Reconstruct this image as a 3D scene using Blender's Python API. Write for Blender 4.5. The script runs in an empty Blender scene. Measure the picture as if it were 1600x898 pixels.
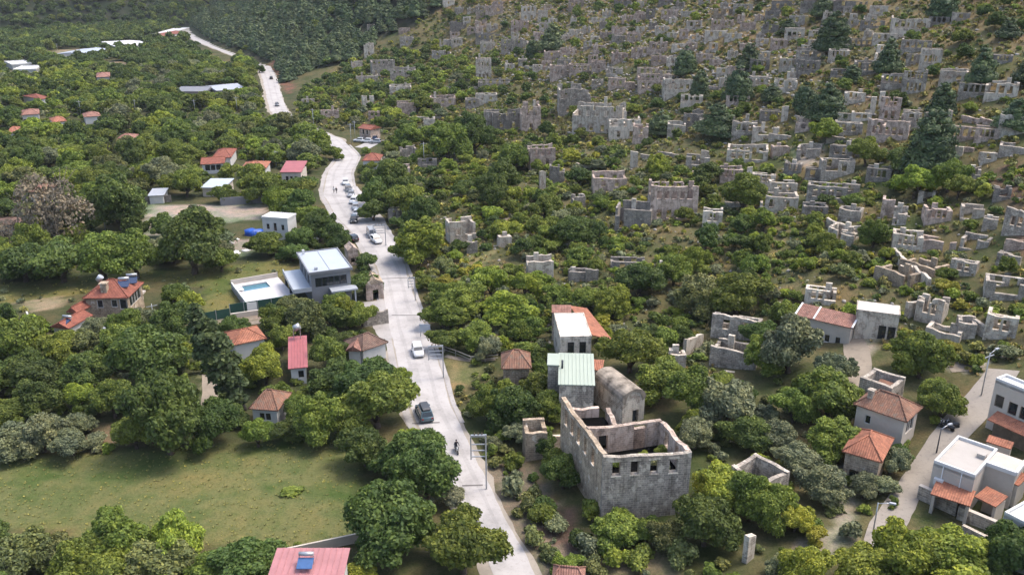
import bpy, math, random
import numpy as np
from mathutils import Vector, Matrix

scene = bpy.context.scene
C = scene.collection
PI = math.pi
# ------------------------------------------------------------------ camera
F = 1350.0                                   # focal length in pixels of a 1600 px wide picture
PITCH = math.atan((449 + 60) / F)
CT, ST = math.cos(PITCH), math.sin(PITCH)
CAMH = CT / .0165
cam = bpy.data.cameras.new('camera'); co = bpy.data.objects.new('camera', cam); C.objects.link(co)
co.location = (0, 0, CAMH); co.rotation_euler = (PI / 2 - PITCH, 0, 0)
cam.sensor_width = 36; cam.lens = 36 * F / 1600; cam.clip_start = .5; cam.clip_end = 20000
scene.camera = co
# ------------------------------------------------------------------ light
SUN_EL, SUN_AZ = math.radians(62), math.radians(72)      # azimuth clockwise from +Y: beyond and to the right of the camera
world = bpy.data.worlds.new('World'); scene.world = world; world.use_nodes = True
nt = world.node_tree; bg = nt.nodes['Background']
sky = nt.nodes.new('ShaderNodeTexSky'); sky.sky_type = 'NISHITA'; sky.sun_disc = False
sky.sun_elevation = SUN_EL; sky.sun_rotation = SUN_AZ; sky.air_density = 1.0; sky.dust_density = 4.0; sky.ozone_density = 1.0
nt.links.new(sky.outputs[0], bg.inputs[0]); bg.inputs[1].default_value = .15
sl = bpy.data.lights.new('sun', 'SUN'); sl.energy = 1.05; sl.angle = math.radians(18); sl.color = (1, .96, .90)
so = bpy.data.objects.new('sun', sl); C.objects.link(so)
sd = Vector((math.sin(SUN_AZ) * math.cos(SUN_EL), math.cos(SUN_AZ) * math.cos(SUN_EL), math.sin(SUN_EL)))
so.rotation_euler = (-sd).to_track_quat('-Z', 'Y').to_euler(); so.location = (0, 0, 200)
vs = scene.view_settings; vs.view_transform = 'Standard'; vs.look = 'None'; vs.gamma = 1; vs.use_curve_mapping = False
vs.exposure = 1.46
scene.cycles.max_bounces = 7; scene.cycles.diffuse_bounces = 5; scene.cycles.transmission_bounces = 3; scene.cycles.volume_bounces = 0
# ------------------------------------------------------------------ view geometry
def ray(px, py):
    a = (np.asarray(px, float) - 800) / F; b = (449 - np.asarray(py, float)) / F
    return a, CT + b * ST, -ST + b * CT
def flat(px, py):
    d = ray(px, py); t = -CAMH / d[2]
    return d[0] * t, d[1] * t
def proj(X, Y, Z):
    X, Y, Z = np.asarray(X, float), np.asarray(Y, float), np.asarray(Z, float) - CAMH
    dep = Y * CT - Z * ST; up = Y * ST + Z * CT
    dep = np.where(dep < 1, 1, dep)
    return 800 + F * X / dep, 449 - F * up / dep, dep
# ------------------------------------------------------------------ terrain
ROADPX = [(815, 922), (768, 828), (727, 742), (700, 690), (673, 640), (652, 560), (629, 485), (613, 420), (588, 375), (551, 335), (529, 300), (530, 270), (546, 245), (520, 218), (450, 190), (435, 172), (428, 150), (422, 125), (413, 105), (385, 92), (340, 75), (312, 63), (294, 52), (290, 44)]
RP = np.array([flat(*p) for p in ROADPX])
_o = np.argsort(RP[:, 1]); RYs, RXs = RP[_o, 1], RP[_o, 0]
def road_x(Y):
    xr = np.interp(Y, RYs, RXs)
    xr = np.where(Y > RYs[-1], RXs[-1] - (Y - RYs[-1]) * .5, xr)
    return np.where(Y < RYs[0], RXs[0] + (RYs[0] - Y) * .35, xr)
def sstep(a, b, x):
    t = np.clip((x - a) / (b - a), 0, 1); return t * t * (3 - 2 * t)
def terr(X, Y):
    X = np.asarray(X, float); Y = np.asarray(Y, float)
    u = (X - road_x(Y)) * .93
    hh = .10 * np.clip(u - 7, 0, None) + .12 * np.clip(u - 45, 0, None) + .18 * np.clip(u - 85, 0, None)
    hh = np.where(hh > 90, 90 + 60 * np.tanh((hh - 90) / 60), hh)
    hh = hh + sstep(420, 560, Y) * .45 * np.clip(u - 5, 0, 75)
    rl = np.clip((u - 10) / 40, 0, 1)
    hh = hh + rl * (.9 * np.sin(X * .11 + Y * .07) * np.sin(Y * .13 - X * .05) + .45 * np.sin(X * .31 + 1.3) * np.sin(Y * .27 + X * .12))
    mm = .33 * np.clip(Y - 640 - 175 * sstep(-430, -335, X) + 14 * np.sin(X * .021) + .05 * X, 0, None)
    mm = np.where(mm > 120, 120 + 200 * np.tanh((mm - 120) / 200), mm) * (1 + .10 * np.sin(X * .045 + Y * .03) + .06 * np.sin(X * .11 - Y * .05))
    return np.maximum(hh, mm)
def hit(px, py, h=0.0):
    """where the sight line through a picture point meets the ground raised by h"""
    px, py = float(px), float(py)
    d = ray(px, py); t = np.concatenate([np.arange(30, 400, .5), np.arange(400, 3000, 2.0)])
    e = CAMH + d[2] * t - terr(d[0] * t, d[1] * t) - h
    i = int(np.argmax(e < 0)) if (e < 0).any() else len(t) - 1
    t0, t1 = t[max(i - 1, 0)], t[i]
    for _ in range(12):
        m = (t0 + t1) / 2
        if CAMH + d[2] * m - float(terr(d[0] * m, d[1] * m)) - h < 0: t1 = m
        else: t0 = m
    return Vector((float(d[0] * t1), float(d[1] * t1), float(CAMH + d[2] * t1)))
def gz(x, y): return float(terr(x, y))
def inpoly(px, py, poly):
    px = np.asarray(px, float); py = np.asarray(py, float); r = np.zeros(px.shape, bool); n = len(poly); j = n - 1
    for i in range(n):
        xi, yi = poly[i]; xj, yj = poly[j]
        if yi != yj:
            r ^= ((yi > py) != (yj > py)) & (px < (xj - xi) * (py - yi) / (yj - yi) + xi)
        j = i
    return r
# ------------------------------------------------------------------ mesh building
class MB:
    def __init__(s): s.v = []; s.f = []; s.m = []; s.sm = []
    def add(s, V, Fc, M=None, mi=0, smooth=False):
        b = len(s.v)
        for p in V:
            p = Vector(p); s.v.append(tuple(M @ p) if M is not None else tuple(p))
        for f in Fc: s.f.append([b + i for i in f]); s.m.append(mi); s.sm.append(smooth)
        return s
    def box(s, x0, x1, y0, y1, z0, z1, M=None, mi=0):
        V = [(x0, y0, z0), (x1, y0, z0), (x1, y1, z0), (x0, y1, z0), (x0, y0, z1), (x1, y0, z1), (x1, y1, z1), (x0, y1, z1)]
        return s.add(V, [(0, 3, 2, 1), (4, 5, 6, 7), (0, 1, 5, 4), (1, 2, 6, 5), (2, 3, 7, 6), (3, 0, 4, 7)], M, mi)
    def tube(s, p0, p1, r0, r1=None, n=8, mi=0, smooth=True, M=None):
        r1 = r0 if r1 is None else r1; p0, p1 = Vector(p0), Vector(p1); d = p1 - p0
        q = d.to_track_quat('Z', 'Y'); V = []
        for p, r in ((p0, r0), (p1, r1)):
            for k in range(n): V.append(p + q @ Vector((r * math.cos(2 * PI * k / n), r * math.sin(2 * PI * k / n), 0)))
        Fc = [(k, (k + 1) % n, n + (k + 1) % n, n + k) for k in range(n)]
        s.add(V, Fc, M, mi, smooth); b = len(s.v) - 2 * n
        s.f.append([b + n - 1 - k for k in range(n)]); s.m.append(mi); s.sm.append(False)
        s.f.append([b + n + k for k in range(n)]); s.m.append(mi); s.sm.append(False)
        return s
    def loft(s, rings, mi=0, smooth=False, cap=True, M=None):
        n = len(rings[0]); V = [p for r in rings for p in r]
        Fc = [(i * n + k, i * n + (k + 1) % n, (i + 1) * n + (k + 1) % n, (i + 1) * n + k) for i in range(len(rings) - 1) for k in range(n)]
        if cap: Fc += [tuple(reversed(range(n))), tuple((len(rings) - 1) * n + k for k in range(n))]
        return s.add(V, Fc, M, mi, smooth)
    def mesh(s, name):
        me = bpy.data.meshes.new(name); me.from_pydata(s.v, [], s.f); me.update()
        uv = me.uv_layers.new(name='UVMap')
        for p in me.polygons:
            n = p.normal
            u = Vector((0, 0, 1)).cross(n)
            u = Vector((1, 0, 0)) if u.length < 1e-3 else u.normalized()
            w = n.cross(u)
            for li in p.loop_indices:
                c = me.vertices[me.loops[li].vertex_index].co
                uv.data[li].uv = (c.dot(u), c.dot(w))
        if any(s.m): me.polygons.foreach_set('material_index', s.m)
        if any(s.sm): me.polygons.foreach_set('use_smooth', s.sm)
        return me
    def build(s, name, mats, parent=None, loc=None, rz=None):
        o = bpy.data.objects.new(name, s.mesh(name))
        for m in (mats if isinstance(mats, (list, tuple)) else [mats]): o.data.materials.append(m)
        C.objects.link(o)
        if parent is not None: o.parent = parent
        if loc is not None: o.location = loc
        if rz is not None: o.rotation_euler = (0, 0, rz)
        return o
def fast_mesh(name, V, Q, mat=None):
    me = bpy.data.meshes.new(name); V = np.asarray(V, np.float32); Q = np.asarray(Q, np.int32); k = Q.shape[1]
    me.vertices.add(len(V)); me.vertices.foreach_set('co', V.ravel())
    me.loops.add(Q.size); me.loops.foreach_set('vertex_index', Q.ravel())
    me.polygons.add(len(Q)); me.polygons.foreach_set('loop_start', np.arange(0, Q.size, k, dtype=np.int32))
    me.update(calc_edges=True)
    if mat: me.materials.append(mat)
    return me
def tag(o, label=None, cat=None, group=None, kind=None):
    if label: o['label'] = label
    if cat: o['category'] = cat
    if group: o['group'] = group
    if kind: o['kind'] = kind
    return o
def empty(name, loc, rz=0):
    o = bpy.data.objects.new(name, None); C.objects.link(o); o.empty_display_size = .3
    o.location = loc; o.rotation_euler = (0, 0, rz); return o
KIDS = {}
def copy_tree(o, parent=None):
    c = o.copy(); C.objects.link(c); c.parent = parent
    for ch in list(o.children): copy_tree(ch, c)
    return c
# ------------------------------------------------------------------ materials
def new_mat(name):
    m = bpy.data.materials.new(name); m.use_nodes = True
    n = m.node_tree.nodes; return m, n, m.node_tree.links, n['Principled BSDF']
def N(n, t, **kw):
    x = n.new(t)
    for k, v in kw.items():
        if k in ('operation', 'blend_type', 'data_type', 'noise_dimensions', 'feature', 'wave_type', 'bands_direction', 'attribute_name', 'layer_name'): setattr(x, k, v)
        else: x.inputs[k].default_value = v
    return x
def ramp(n, stops):
    r = n.new('ShaderNodeValToRGB'); e = r.color_ramp.elements
    e[0].position, e[0].color = stops[0][0], (*stops[0][1], 1); e[1].position, e[1].color = stops[-1][0], (*stops[-1][1], 1)
    for p, c in stops[1:-1]:
        k = e.new(p); k.color = (*c, 1)
    return r
def mixc(n, l, a, b, fac, blend='MIX'):
    x = n.new('ShaderNodeMix'); x.data_type = 'RGBA'; x.blend_type = blend
    for s, v in ((6, a), (7, b), (0, fac)):
        if isinstance(v, bpy.types.NodeSocket): l.new(v, x.inputs[s])
        else: x.inputs[s].default_value = (*v, 1) if s else v
    return x.outputs[2]
def plain(name, col, rough=.6, metal=0, var=.12, scale=1.2, spec=.4):
    col = tuple(c * .74 for c in col)
    m, n, l, b = new_mat(name)
    g = n.new('ShaderNodeNewGeometry'); t = N(n, 'ShaderNodeTexNoise', Scale=scale, Detail=5.0, Roughness=.65); l.new(g.outputs['Position'], t.inputs['Vector'])
    r = ramp(n, [(.25, tuple(c * (1 - var * 1.6) for c in col)), (.75, tuple(min(1, c * (1 + var)) for c in col))]); l.new(t.outputs['Fac'], r.inputs[0])
    l.new(r.outputs[0], b.inputs['Base Color']); b.inputs['Roughness'].default_value = rough; b.inputs['Metallic'].default_value = metal
    b.inputs['Specular IOR Level'].default_value = spec
    return m
def leaf(name, col, var=.45, trans=.36, hue=.015):
    m, n, l, b = new_mat(name)
    g = n.new('ShaderNodeNewGeometry'); oi = n.new('ShaderNodeObjectInfo')
    r1 = ramp(n, [(0, tuple(c * (1 - var) for c in col)), (.55, col), (1, (min(1, col[0] * (1 + var * 1.5)), min(1, col[1] * (1 + var)), col[2] * (1 + var * .4)))])
    l.new(g.outputs['Random Per Island'], r1.inputs[0])
    t = N(n, 'ShaderNodeTexNoise', Scale=.35, Detail=2.0); l.new(g.outputs['Position'], t.inputs['Vector'])
    r2 = ramp(n, [(.3, (.74, .78, .80)), (.7, (1.28, 1.2, .95))]); l.new(t.outputs['Fac'], r2.inputs[0])
    c1 = mixc(n, l, r1.outputs[0], r2.outputs[0], 1.0, 'MULTIPLY')
    hs = n.new('ShaderNodeHueSaturation'); l.new(c1, hs.inputs['Color'])
    mh = N(n, 'ShaderNodeMapRange'); mh.inputs[3].default_value = .5 - hue; mh.inputs[4].default_value = .5 + hue; l.new(oi.outputs['Random'], mh.inputs[0]); l.new(mh.outputs[0], hs.inputs['Hue'])
    mv = N(n, 'ShaderNodeMath', operation='MULTIPLY_ADD'); mv.inputs[1].default_value = 7.31; mv.inputs[2].default_value = 0; l.new(oi.outputs['Random'], mv.inputs[0])
    fr = N(n, 'ShaderNodeMath', operation='FRACT'); l.new(mv.outputs[0], fr.inputs[0])
    mr = N(n, 'ShaderNodeMapRange'); mr.inputs[3].default_value = .78; mr.inputs[4].default_value = 1.22; l.new(fr.outputs[0], mr.inputs[0]); l.new(mr.outputs[0], hs.inputs['Value'])
    l.new(hs.outputs[0], b.inputs['Base Color']); b.inputs['Roughness'].default_value = .62; b.inputs['Specular IOR Level'].default_value = .25
    tr = n.new('ShaderNodeBsdfTranslucent'); l.new(hs.outputs[0], tr.inputs[0])
    mx = n.new('ShaderNodeMixShader'); mx.inputs[0].default_value = trans
    l.new(b.outputs[0], mx.inputs[1]); l.new(tr.outputs[0], mx.inputs[2]); l.new(mx.outputs[0], n['Material Output'].inputs[0])
    return m
def masonry(name, c1, c2, plaster=.0, pc=(.62, .60, .55)):
    c1, c2, pc = (tuple(v * w for v, w in zip(c, (.92, .84, .75))) for c in (c1, c2, pc))
    m, n, l, b = new_mat(name)
    uv = n.new('ShaderNodeUVMap'); g = n.new('ShaderNodeNewGeometry'); oi = n.new('ShaderNodeObjectInfo')
    nd = N(n, 'ShaderNodeTexNoise', Scale=1.5, Detail=3.0); l.new(uv.outputs[0], nd.inputs['Vector'])
    va = n.new('ShaderNodeVectorMath'); va.operation = 'MULTIPLY_ADD'; va.inputs[1].default_value = (.46, .13, 0); l.new(nd.outputs['Color'], va.inputs[0]); l.new(uv.outputs[0], va.inputs[2])
    br = n.new('ShaderNodeTexBrick'); l.new(va.outputs[0], br.inputs['Vector']); br.inputs['Scale'].default_value = 1; br.inputs['Brick Width'].default_value = .52; br.inputs['Row Height'].default_value = .27
    br.inputs['Mortar Size'].default_value = .03; br.inputs['Mortar Smooth'].default_value = .4
    br.inputs['Color1'].default_value = (*c1, 1); br.inputs['Color2'].default_value = (*[x * .80 for x in c2], 1); br.inputs['Mortar'].default_value = (*[min(.6, x * 1.2) for x in c1], 1)
    t = N(n, 'ShaderNodeTexNoise', Scale=.55, Detail=6.0, Roughness=.7); l.new(g.outputs['Position'], t.inputs['Vector'])
    r = ramp(n, [(.28, (.48, .46, .44)), (.5, (.95, .94, .92)), (.70, (1.34, 1.3, 1.22))]); l.new(t.outputs['Fac'], r.inputs[0])
    c = mixc(n, l, br.outputs['Color'], r.outputs[0], 1.0, 'MULTIPLY')
    t2 = N(n, 'ShaderNodeTexNoise', Scale=.9, Detail=4.0, Roughness=.6); l.new(g.outputs['Position'], t2.inputs['Vector'])
    r2 = ramp(n, [(.62 - plaster, (0, 0, 0)), (.68 - plaster, (1, 1, 1))]); l.new(t2.outputs['Fac'], r2.inputs[0])
    c = mixc(n, l, c, pc, r2.outputs[0])
    # thin dark streaks of lichen
    sc = n.new('ShaderNodeVectorMath'); sc.operation = 'MULTIPLY'; sc.inputs[1].default_value = (1.6, .22, 1); l.new(uv.outputs[0], sc.inputs[0])
    t3 = N(n, 'ShaderNodeTexNoise', Scale=1.3, Detail=5.0, Roughness=.7); l.new(sc.outputs[0], t3.inputs['Vector'])
    r3 = ramp(n, [(.36, (.5, .49, .47)), (.52, (1, 1, 1))]); l.new(t3.outputs['Fac'], r3.inputs[0])
    c = mixc(n, l, c, r3.outputs[0], .8, 'MULTIPLY')
    hs = n.new('ShaderNodeHueSaturation'); l.new(c, hs.inputs['Color'])
    mr = N(n, 'ShaderNodeMapRange'); mr.inputs[3].default_value = .85; mr.inputs[4].default_value = 1.15; l.new(oi.outputs['Random'], mr.inputs[0]); l.new(mr.outputs[0], hs.inputs['Value'])
    l.new(hs.outputs[0], b.inputs['Base Color']); b.inputs['Roughness'].default_value = .9; b.inputs['Specular IOR Level'].default_value = .15
    bp = N(n, 'ShaderNodeBump', Strength=1.0, Distance=.09)
    ad = N(n, 'ShaderNodeMath', operation='ADD'); l.new(br.outputs['Fac'], ad.inputs[0]); iv = N(n, 'ShaderNodeMath', operation='MULTIPLY'); iv.inputs[1].default_value = -1.0; l.new(t.outputs['Fac'], iv.inputs[0]); l.new(iv.outputs[0], ad.inputs[1])
    bp.invert = True; l.new(ad.outputs[0], bp.inputs['Height']); l.new(bp.outputs[0], b.inputs['Normal'])
    return m
def tiles(name, c1, c2, moss=.0):
    c1, c2 = tuple(v * .72 for v in c1), tuple(v * .62 for v in c2)
    m, n, l, b = new_mat(name)
    uv = n.new('ShaderNodeUVMap'); g = n.new('ShaderNodeNewGeometry')
    br = n.new('ShaderNodeTexBrick'); l.new(uv.outputs[0], br.inputs['Vector']); br.offset = 0; br.inputs['Scale'].default_value = 1
    br.inputs['Brick Width'].default_value = .24; br.inputs['Row Height'].default_value = .36; br.inputs['Mortar Size'].default_value = .012
    br.inputs['Color1'].default_value = (*c1, 1); br.inputs['Color2'].default_value = (*c2, 1); br.inputs['Mortar'].default_value = (*[x * .5 for x in c1], 1)
    t = N(n, 'ShaderNodeTexNoise', Scale=.8, Detail=5.0, Roughness=.7); l.new(g.outputs['Position'], t.inputs['Vector'])
    r = ramp(n, [(.3, (.6, .58, .56)), (.5, (.97, .96, .95)), (.72, (1.25, 1.2, 1.12))]); l.new(t.outputs['Fac'], r.inputs[0])
    c = mixc(n, l, br.outputs['Color'], r.outputs[0], 1.0, 'MULTIPLY')
    t2 = N(n, 'ShaderNodeTexNoise', Scale=1.7, Detail=5.0, Roughness=.7); l.new(g.outputs['Position'], t2.inputs['Vector'])
    r2 = ramp(n, [(.62 - moss, (0, 0, 0)), (.74 - moss, (1, 1, 1))]); l.new(t2.outputs['Fac'], r2.inputs[0])
    c = mixc(n, l, c, (.16, .12, .09), r2.outputs[0])
    l.new(c, b.inputs['Base Color']); b.inputs['Roughness'].default_value = .8; b.inputs['Specular IOR Level'].default_value = .25
    sp = n.new('ShaderNodeSeparateXYZ'); l.new(uv.outputs[0], sp.inputs[0])
    mu = N(n, 'ShaderNodeMath', operation='MULTIPLY'); mu.inputs[1].default_value = 2 * PI / .24; l.new(sp.outputs[0], mu.inputs[0])
    si = N(n, 'ShaderNodeMath', operation='SINE'); l.new(mu.outputs[0], si.inputs[0])
    bp = N(n, 'ShaderNodeBump', Strength=.5, Distance=.05); l.new(si.outputs[0], bp.inputs['Height']); l.new(bp.outputs[0], b.inputs['Normal'])
    return m
M = {}
M['stone'] = masonry('grey_masonry', (.45, .435, .415), (.35, .34, .33), .06)
M['stone_pale'] = masonry('pale_masonry', (.55, .515, .475), (.45, .415, .385), .15)
M['stone_pink'] = masonry('pinkish_masonry', (.49, .42, .39), (.41, .355, .33), .12, (.60, .52, .48))
M['stone_dark'] = masonry('dark_masonry', (.32, .315, .31), (.25, .245, .24), -.03)
M['stone_white'] = masonry('limewashed_masonry', (.60, .57, .53), (.50, .475, .44), .16, (.70, .68, .63))
M['stone_warm'] = masonry('warm_masonry', (.45, .395, .33), (.37, .32, .265), .0)
M['tile_red'] = tiles('red_tile', (.36, .13, .085), (.30, .10, .07))
M['tile_orange'] = tiles('orange_tile', (.48, .20, .12), (.40, .16, .10))
M['tile_pink'] = tiles('pinkish_tile', (.40, .21, .16), (.34, .17, .13), .03)
M['tile_old'] = tiles('weathered_tile', (.36, .19, .125), (.28, .145, .10), .10)
M['tile_brown'] = tiles('brown_tile', (.24, .15, .115), (.19, .12, .095), .06)
M['roof_red_metal'] = plain('red_sheet_metal', (.40, .12, .12), .45, 0, .12, .6)
M['roof_pink_metal'] = plain('faded_red_sheet_metal', (.44, .195, .195), .5, 0, .16, .5)
M['white'] = plain('white_paint', (.74, .73, .71), .6, 0, .05, .8)
M['white_wall'] = plain('white_render', (.66, .65, .62), .75, 0, .08, .7)
M['beige_wall'] = plain('beige_render', (.60, .53, .45), .8, 0, .10, .6)
M['grey_wall'] = plain('grey_render', (.22, .225, .24), .6, 0, .10, .6)
M['grey_roof'] = plain('pale_grey_membrane', (.46, .50, .55), .45, 0, .06, .3)
M['grey_trim'] = plain('grey_trim', (.40, .42, .45), .5, 0, .05, 1)
M['dark_trim'] = plain('dark_trim', (.06, .065, .075), .5, 0, .05, 1)
M['tan_roof'] = plain('tan_screed', (.47, .43, .385), .85, 0, .08, .5)
M['green_roof'] = plain('pale_green_sheet', (.42, .47, .38), .5, 0, .06, .3)
M['blue_roof'] = plain('pale_blue_sheet', (.50, .55, .62), .4, 0, .05, .4)
M['glass'] = plain('dark_glass', (.02, .025, .03), .12, 0, .05, 1, .8)
M['solar'] = plain('solar_glass', (.03, .05, .11), .2, 0, .2, 3, .7)
M['solar_blue'] = plain('blue_solar_glass', (.05, .13, .31), .25, 0, .15, 2, .7)
M['steel'] = plain('galvanised_steel', (.52, .53, .54), .35, .5, .08, 2)
M['wood'] = plain('old_wood', (.20, .15, .10), .8, 0, .25, 2)
M['wood_pale'] = plain('bleached_wood', (.48, .43, .34), .85, 0, .15, 2)
M['bark'] = plain('bark', (.11, .085, .065), .9, 0, .3, 3, .1)
M['bark_pale'] = plain('pale_bark', (.22, .19, .155), .9, 0, .25, 3, .1)
M['rubble'] = plain('rubble_stone', (.42, .385, .34), .95, 0, .25, 2.0, .1)
M['rock'] = plain('limestone', (.40, .375, .345), .95, 0, .25, 1.0, .1)
M['water'] = plain('pool_water', (.07, .20, .26), .06, 0, .15, .5, .6)
M['deck'] = plain('pool_deck_paving', (.60, .57, .57), .7, 0, .06, .7)
M['green_screen'] = plain('dark_green_netting', (.02, .075, .055), .8, 0, .15, 1)
M['green_turf'] = plain('teal_green_cover', (.10, .26, .20), .6, 0, .1, .8)
M['tarp_blue'] = plain('blue_tarpaulin', (.015, .10, .50), .45, 0, .3, 1)
M['tyre'] = plain('tyre_rubber', (.02, .02, .02), .8, 0, .1, 5)
M['rim'] = plain('alloy', (.5, .5, .52), .3, .8, .05, 5)
M['lamp'] = plain('headlamp_glass', (.8, .8, .78), .15, 0, .03, 5)
M['tail'] = plain('red_lens', (.35, .02, .02), .2, 0, .05, 5)
for k, c in dict(white=(.78, .78, .77), silver=(.46, .47, .49), black=(.02, .02, .022), teal=(.10, .16, .185), grey=(.16, .165, .175), red=(.35, .03, .03), navy=(.03, .05, .12)).items():
    M['car_' + k] = plain('car_paint_' + k, c, .22, .15 if k in ('silver', 'teal', 'grey') else 0, .03, 2, .6)
M['skin'] = plain('skin', (.42, .26, .19), .6, 0, .05, 5)
M['cloth_dark'] = plain('dark_cloth', (.03, .03, .04), .9, 0, .1, 5)
M['cloth_white'] = plain('white_cloth', (.7, .7, .68), .9, 0, .05, 5)
M['l_dark'] = leaf('leaf_dark_green', (.084, .128, .036), .4)
M['l_mid'] = leaf('leaf_mid_green', (.145, .194, .042), .42)
M['l_bright'] = leaf('leaf_bright_green', (.205, .262, .044), .4)
M['l_yellow'] = leaf('leaf_yellow_green', (.27, .28, .045), .3)
M['l_olive'] = leaf('leaf_grey_olive', (.150, .172, .100), .35, .15)
M['l_pine'] = leaf('needles_dark', (.080, .116, .058), .4, .1)
M['l_brown'] = leaf('leaf_copper', (.180, .158, .118), .22, .15)
M['l_brownish'] = leaf('leaf_brownish_olive', (.112, .132, .050), .45, .15)
M['l_scrub'] = leaf('scrub_leaf', (.195, .195, .062), .5, .12)
M['l_dry'] = leaf('dry_grass_blade', (.26, .215, .105), .35, .15)
M['l_meadow'] = leaf('meadow_blade', (.205, .205, .075), .25, .3)
M['l_poplar'] = leaf('leaf_poplar', (.090, .130, .060), .4)
M['moss_roof'] = plain('mossy_vault', (.40, .34, .27), .95, 0, .55, .7, .1)
M['l_pale'] = leaf('leaf_pale_blossom', (.20, .21, .13), .4, .15)
# ------------------------------------------------------------------ ground sheet
MEADOW = [(-260, 715), (0, 712), (170, 706), (430, 690), (548, 672), (566, 700), (552, 850), (450, 862), (150, 835), (-260, 815)]
FIELD = [(-200, 455), (120, 435), (300, 420), (450, 405), (456, 430), (372, 440), (368, 488), (305, 502), (322, 450), (230, 440), (60, 472), (-200, 490)]
ZONES = [  # picture polygon -> earth colour of that piece of land
    ([(-400, 100), (420, 100), (560, 240), (500, 330), (640, 640), (560, 690), (-400, 720)], (.105, .105, .050)),
    (MEADOW, (.182, .192, .074)), (FIELD, (.180, .180, .064)),
    ([(-260, 700), (150, 690), (270, 705), (250, 640), (180, 660), (-260, 690)], (.20, .165, .10)),
    ([(228, 318), (362, 322), (412, 318), (418, 342), (352, 348), (262, 352), (268, 388), (235, 388), (225, 340)], (.42, .37, .31)),
    ([(330, 372), (400, 378), (385, 400), (350, 405), (322, 395)], (.40, .33, .28)),
    ([(320, 560), (336, 555), (345, 640), (350, 655), (318, 640)], (.36, .31, .20)),
    ([(80, 80), (120, 76), (150, 96), (80, 96)], (.34, .27, .18)), ([(160, 95), (200, 98), (215, 122), (150, 120)], (.33, .27, .18)),
    ([(268, 143), (372, 142), (378, 158), (290, 158)], (.30, .16, .10)), ([(340, 100), (362, 100), (362, 116), (346, 114)], (.34, .30, .12)),
    ([(32, 470), (100, 462), (104, 478), (40, 488)], (.36, .29, .19)),
    ([(300, 500), (446, 484), (448, 496), (330, 510)], (.34, .28, .22)),
    ([(576, 470), (604, 466), (612, 520), (580, 505), (560, 480)], (.46, .41, .34)),
    ([(660, 430), (740, 395), (800, 330), (850, 300), (870, 330), (790, 380), (740, 430), (680, 450)], (.25, .22, .105)),
    ([(690, 520), (760, 560), (740, 600), (700, 620)], (.24, .21, .10)),
    ([(760, 720), (830, 720), (880, 800), (960, 900), (840, 905), (775, 790)], (.25, .21, .15)),
    ([(855, 790), (900, 790), (900, 860), (850, 840)], (.17, .115, .09)), ([(930, 840), (1060, 830), (1080, 900), (930, 900)], (.24, .20, .12)),
    ([(1290, 720), (1345, 740), (1330, 850), (1255, 880), (1230, 850), (1300, 820)], (.42, .36, .28)),
    ([(1480, 550), (1540, 560), (1545, 580), (1475, 580)], (.56, .50, .42)), ([(1330, 520), (1375, 515), (1360, 560), (1330, 600)], (.42, .36, .28)),
    ([(1230, 230), (1290, 225), (1280, 255), (1250, 262)], (.48, .40, .30)), ([(1200, 350), (1240, 350), (1250, 420), (1210, 430)], (.28, .23, .11)),
    ([(1350, 150), (1420, 145), (1410, 165), (1320, 165)], (.22, .15, .10)), ([(1540, 270), (1600, 250), (1700, 300), (1600, 400)], (.20, .13, .09)),
    ([(430, 95), (460, 135), (450, 150), (420, 100)], (.22, .12, .085)),
]
def axis(*segs): return np.concatenate([np.arange(a, b, s) for a, b, s in segs])
gx = axis((-1000, -320, 20), (-320, -140, 4.5), (-140, -60, 2.2), (-60, 90, 1.25), (90, 220, 2.4), (220, 420, 8), (420, 900, 30))
gy = axis((-300, 50, 12), (50, 64, 2), (64, 170, 1.25), (170, 330, 2.2), (330, 520, 4), (520, 900, 8), (900, 1560, 40))
GX, GY = np.meshgrid(gx, gy); GZ = terr(GX, GY)
nx, ny = len(gx), len(gy)
ii = (np.arange(ny - 1)[:, None] * nx + np.arange(nx - 1)[None, :]).ravel()
gme = fast_mesh('ground', np.stack([GX, GY, GZ], -1).reshape(-1, 3), np.stack([ii, ii + 1, ii + nx + 1, ii + nx], 1))
gcol = np.empty((ny * nx, 4), np.float32); gcol[:, 3] = 1
U = ((GX - road_x(GY)) * .93).ravel(); PX, PY, PD = proj(GX.ravel(), GY.ravel(), GZ.ravel())
front = GY.ravel() > 45
base = np.array([.125, .118, .055]); hillc = np.array([.155, .142, .068]); dryc = np.array([.235, .190, .098]); wood = np.array([.050, .052, .032]); mtn = np.array([.050, .062, .036])
k1 = sstep(8, 40, U)[:, None]; k2 = sstep(16, 34, GZ.ravel())[:, None]
colr = base * (1 - k1) + hillc * k1; colr = colr * (1 - k2) + dryc * k2
k3 = sstep(600, 680, GY.ravel())[:, None]; colr = colr * (1 - k3) + mtn * k3
PINES = [(296, 38), (330, 5), (360, -120), (700, -120), (700, 5), (640, 48), (590, 62), (545, 98), (476, 112), (446, 132), (424, 112), (408, 96), (380, 84), (330, 62)]
pz = inpoly(PX, PY, PINES) & front; colr[pz] = wood
for poly, c in ZONES:
    z = inpoly(PX, PY, poly) & front; colr[z] = c
gcol[:, :3] = colr * .59
ca = gme.color_attributes.new('land', 'FLOAT_COLOR', 'POINT'); ca.data.foreach_set('color', gcol.ravel())
gme.polygons.foreach_set('use_smooth', np.ones(len(gme.polygons), bool))
m, n, l, b = new_mat('earth_and_grass')
at = N(n, 'ShaderNodeVertexColor', layer_name='land'); g = n.new('ShaderNodeNewGeometry')
def pn(scale, detail=5.0, rough=.6):
    t = N(n, 'ShaderNodeTexNoise', Scale=scale, Detail=detail, Roughness=rough); l.new(g.outputs['Position'], t.inputs['Vector']); return t.outputs['Fac']
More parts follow.
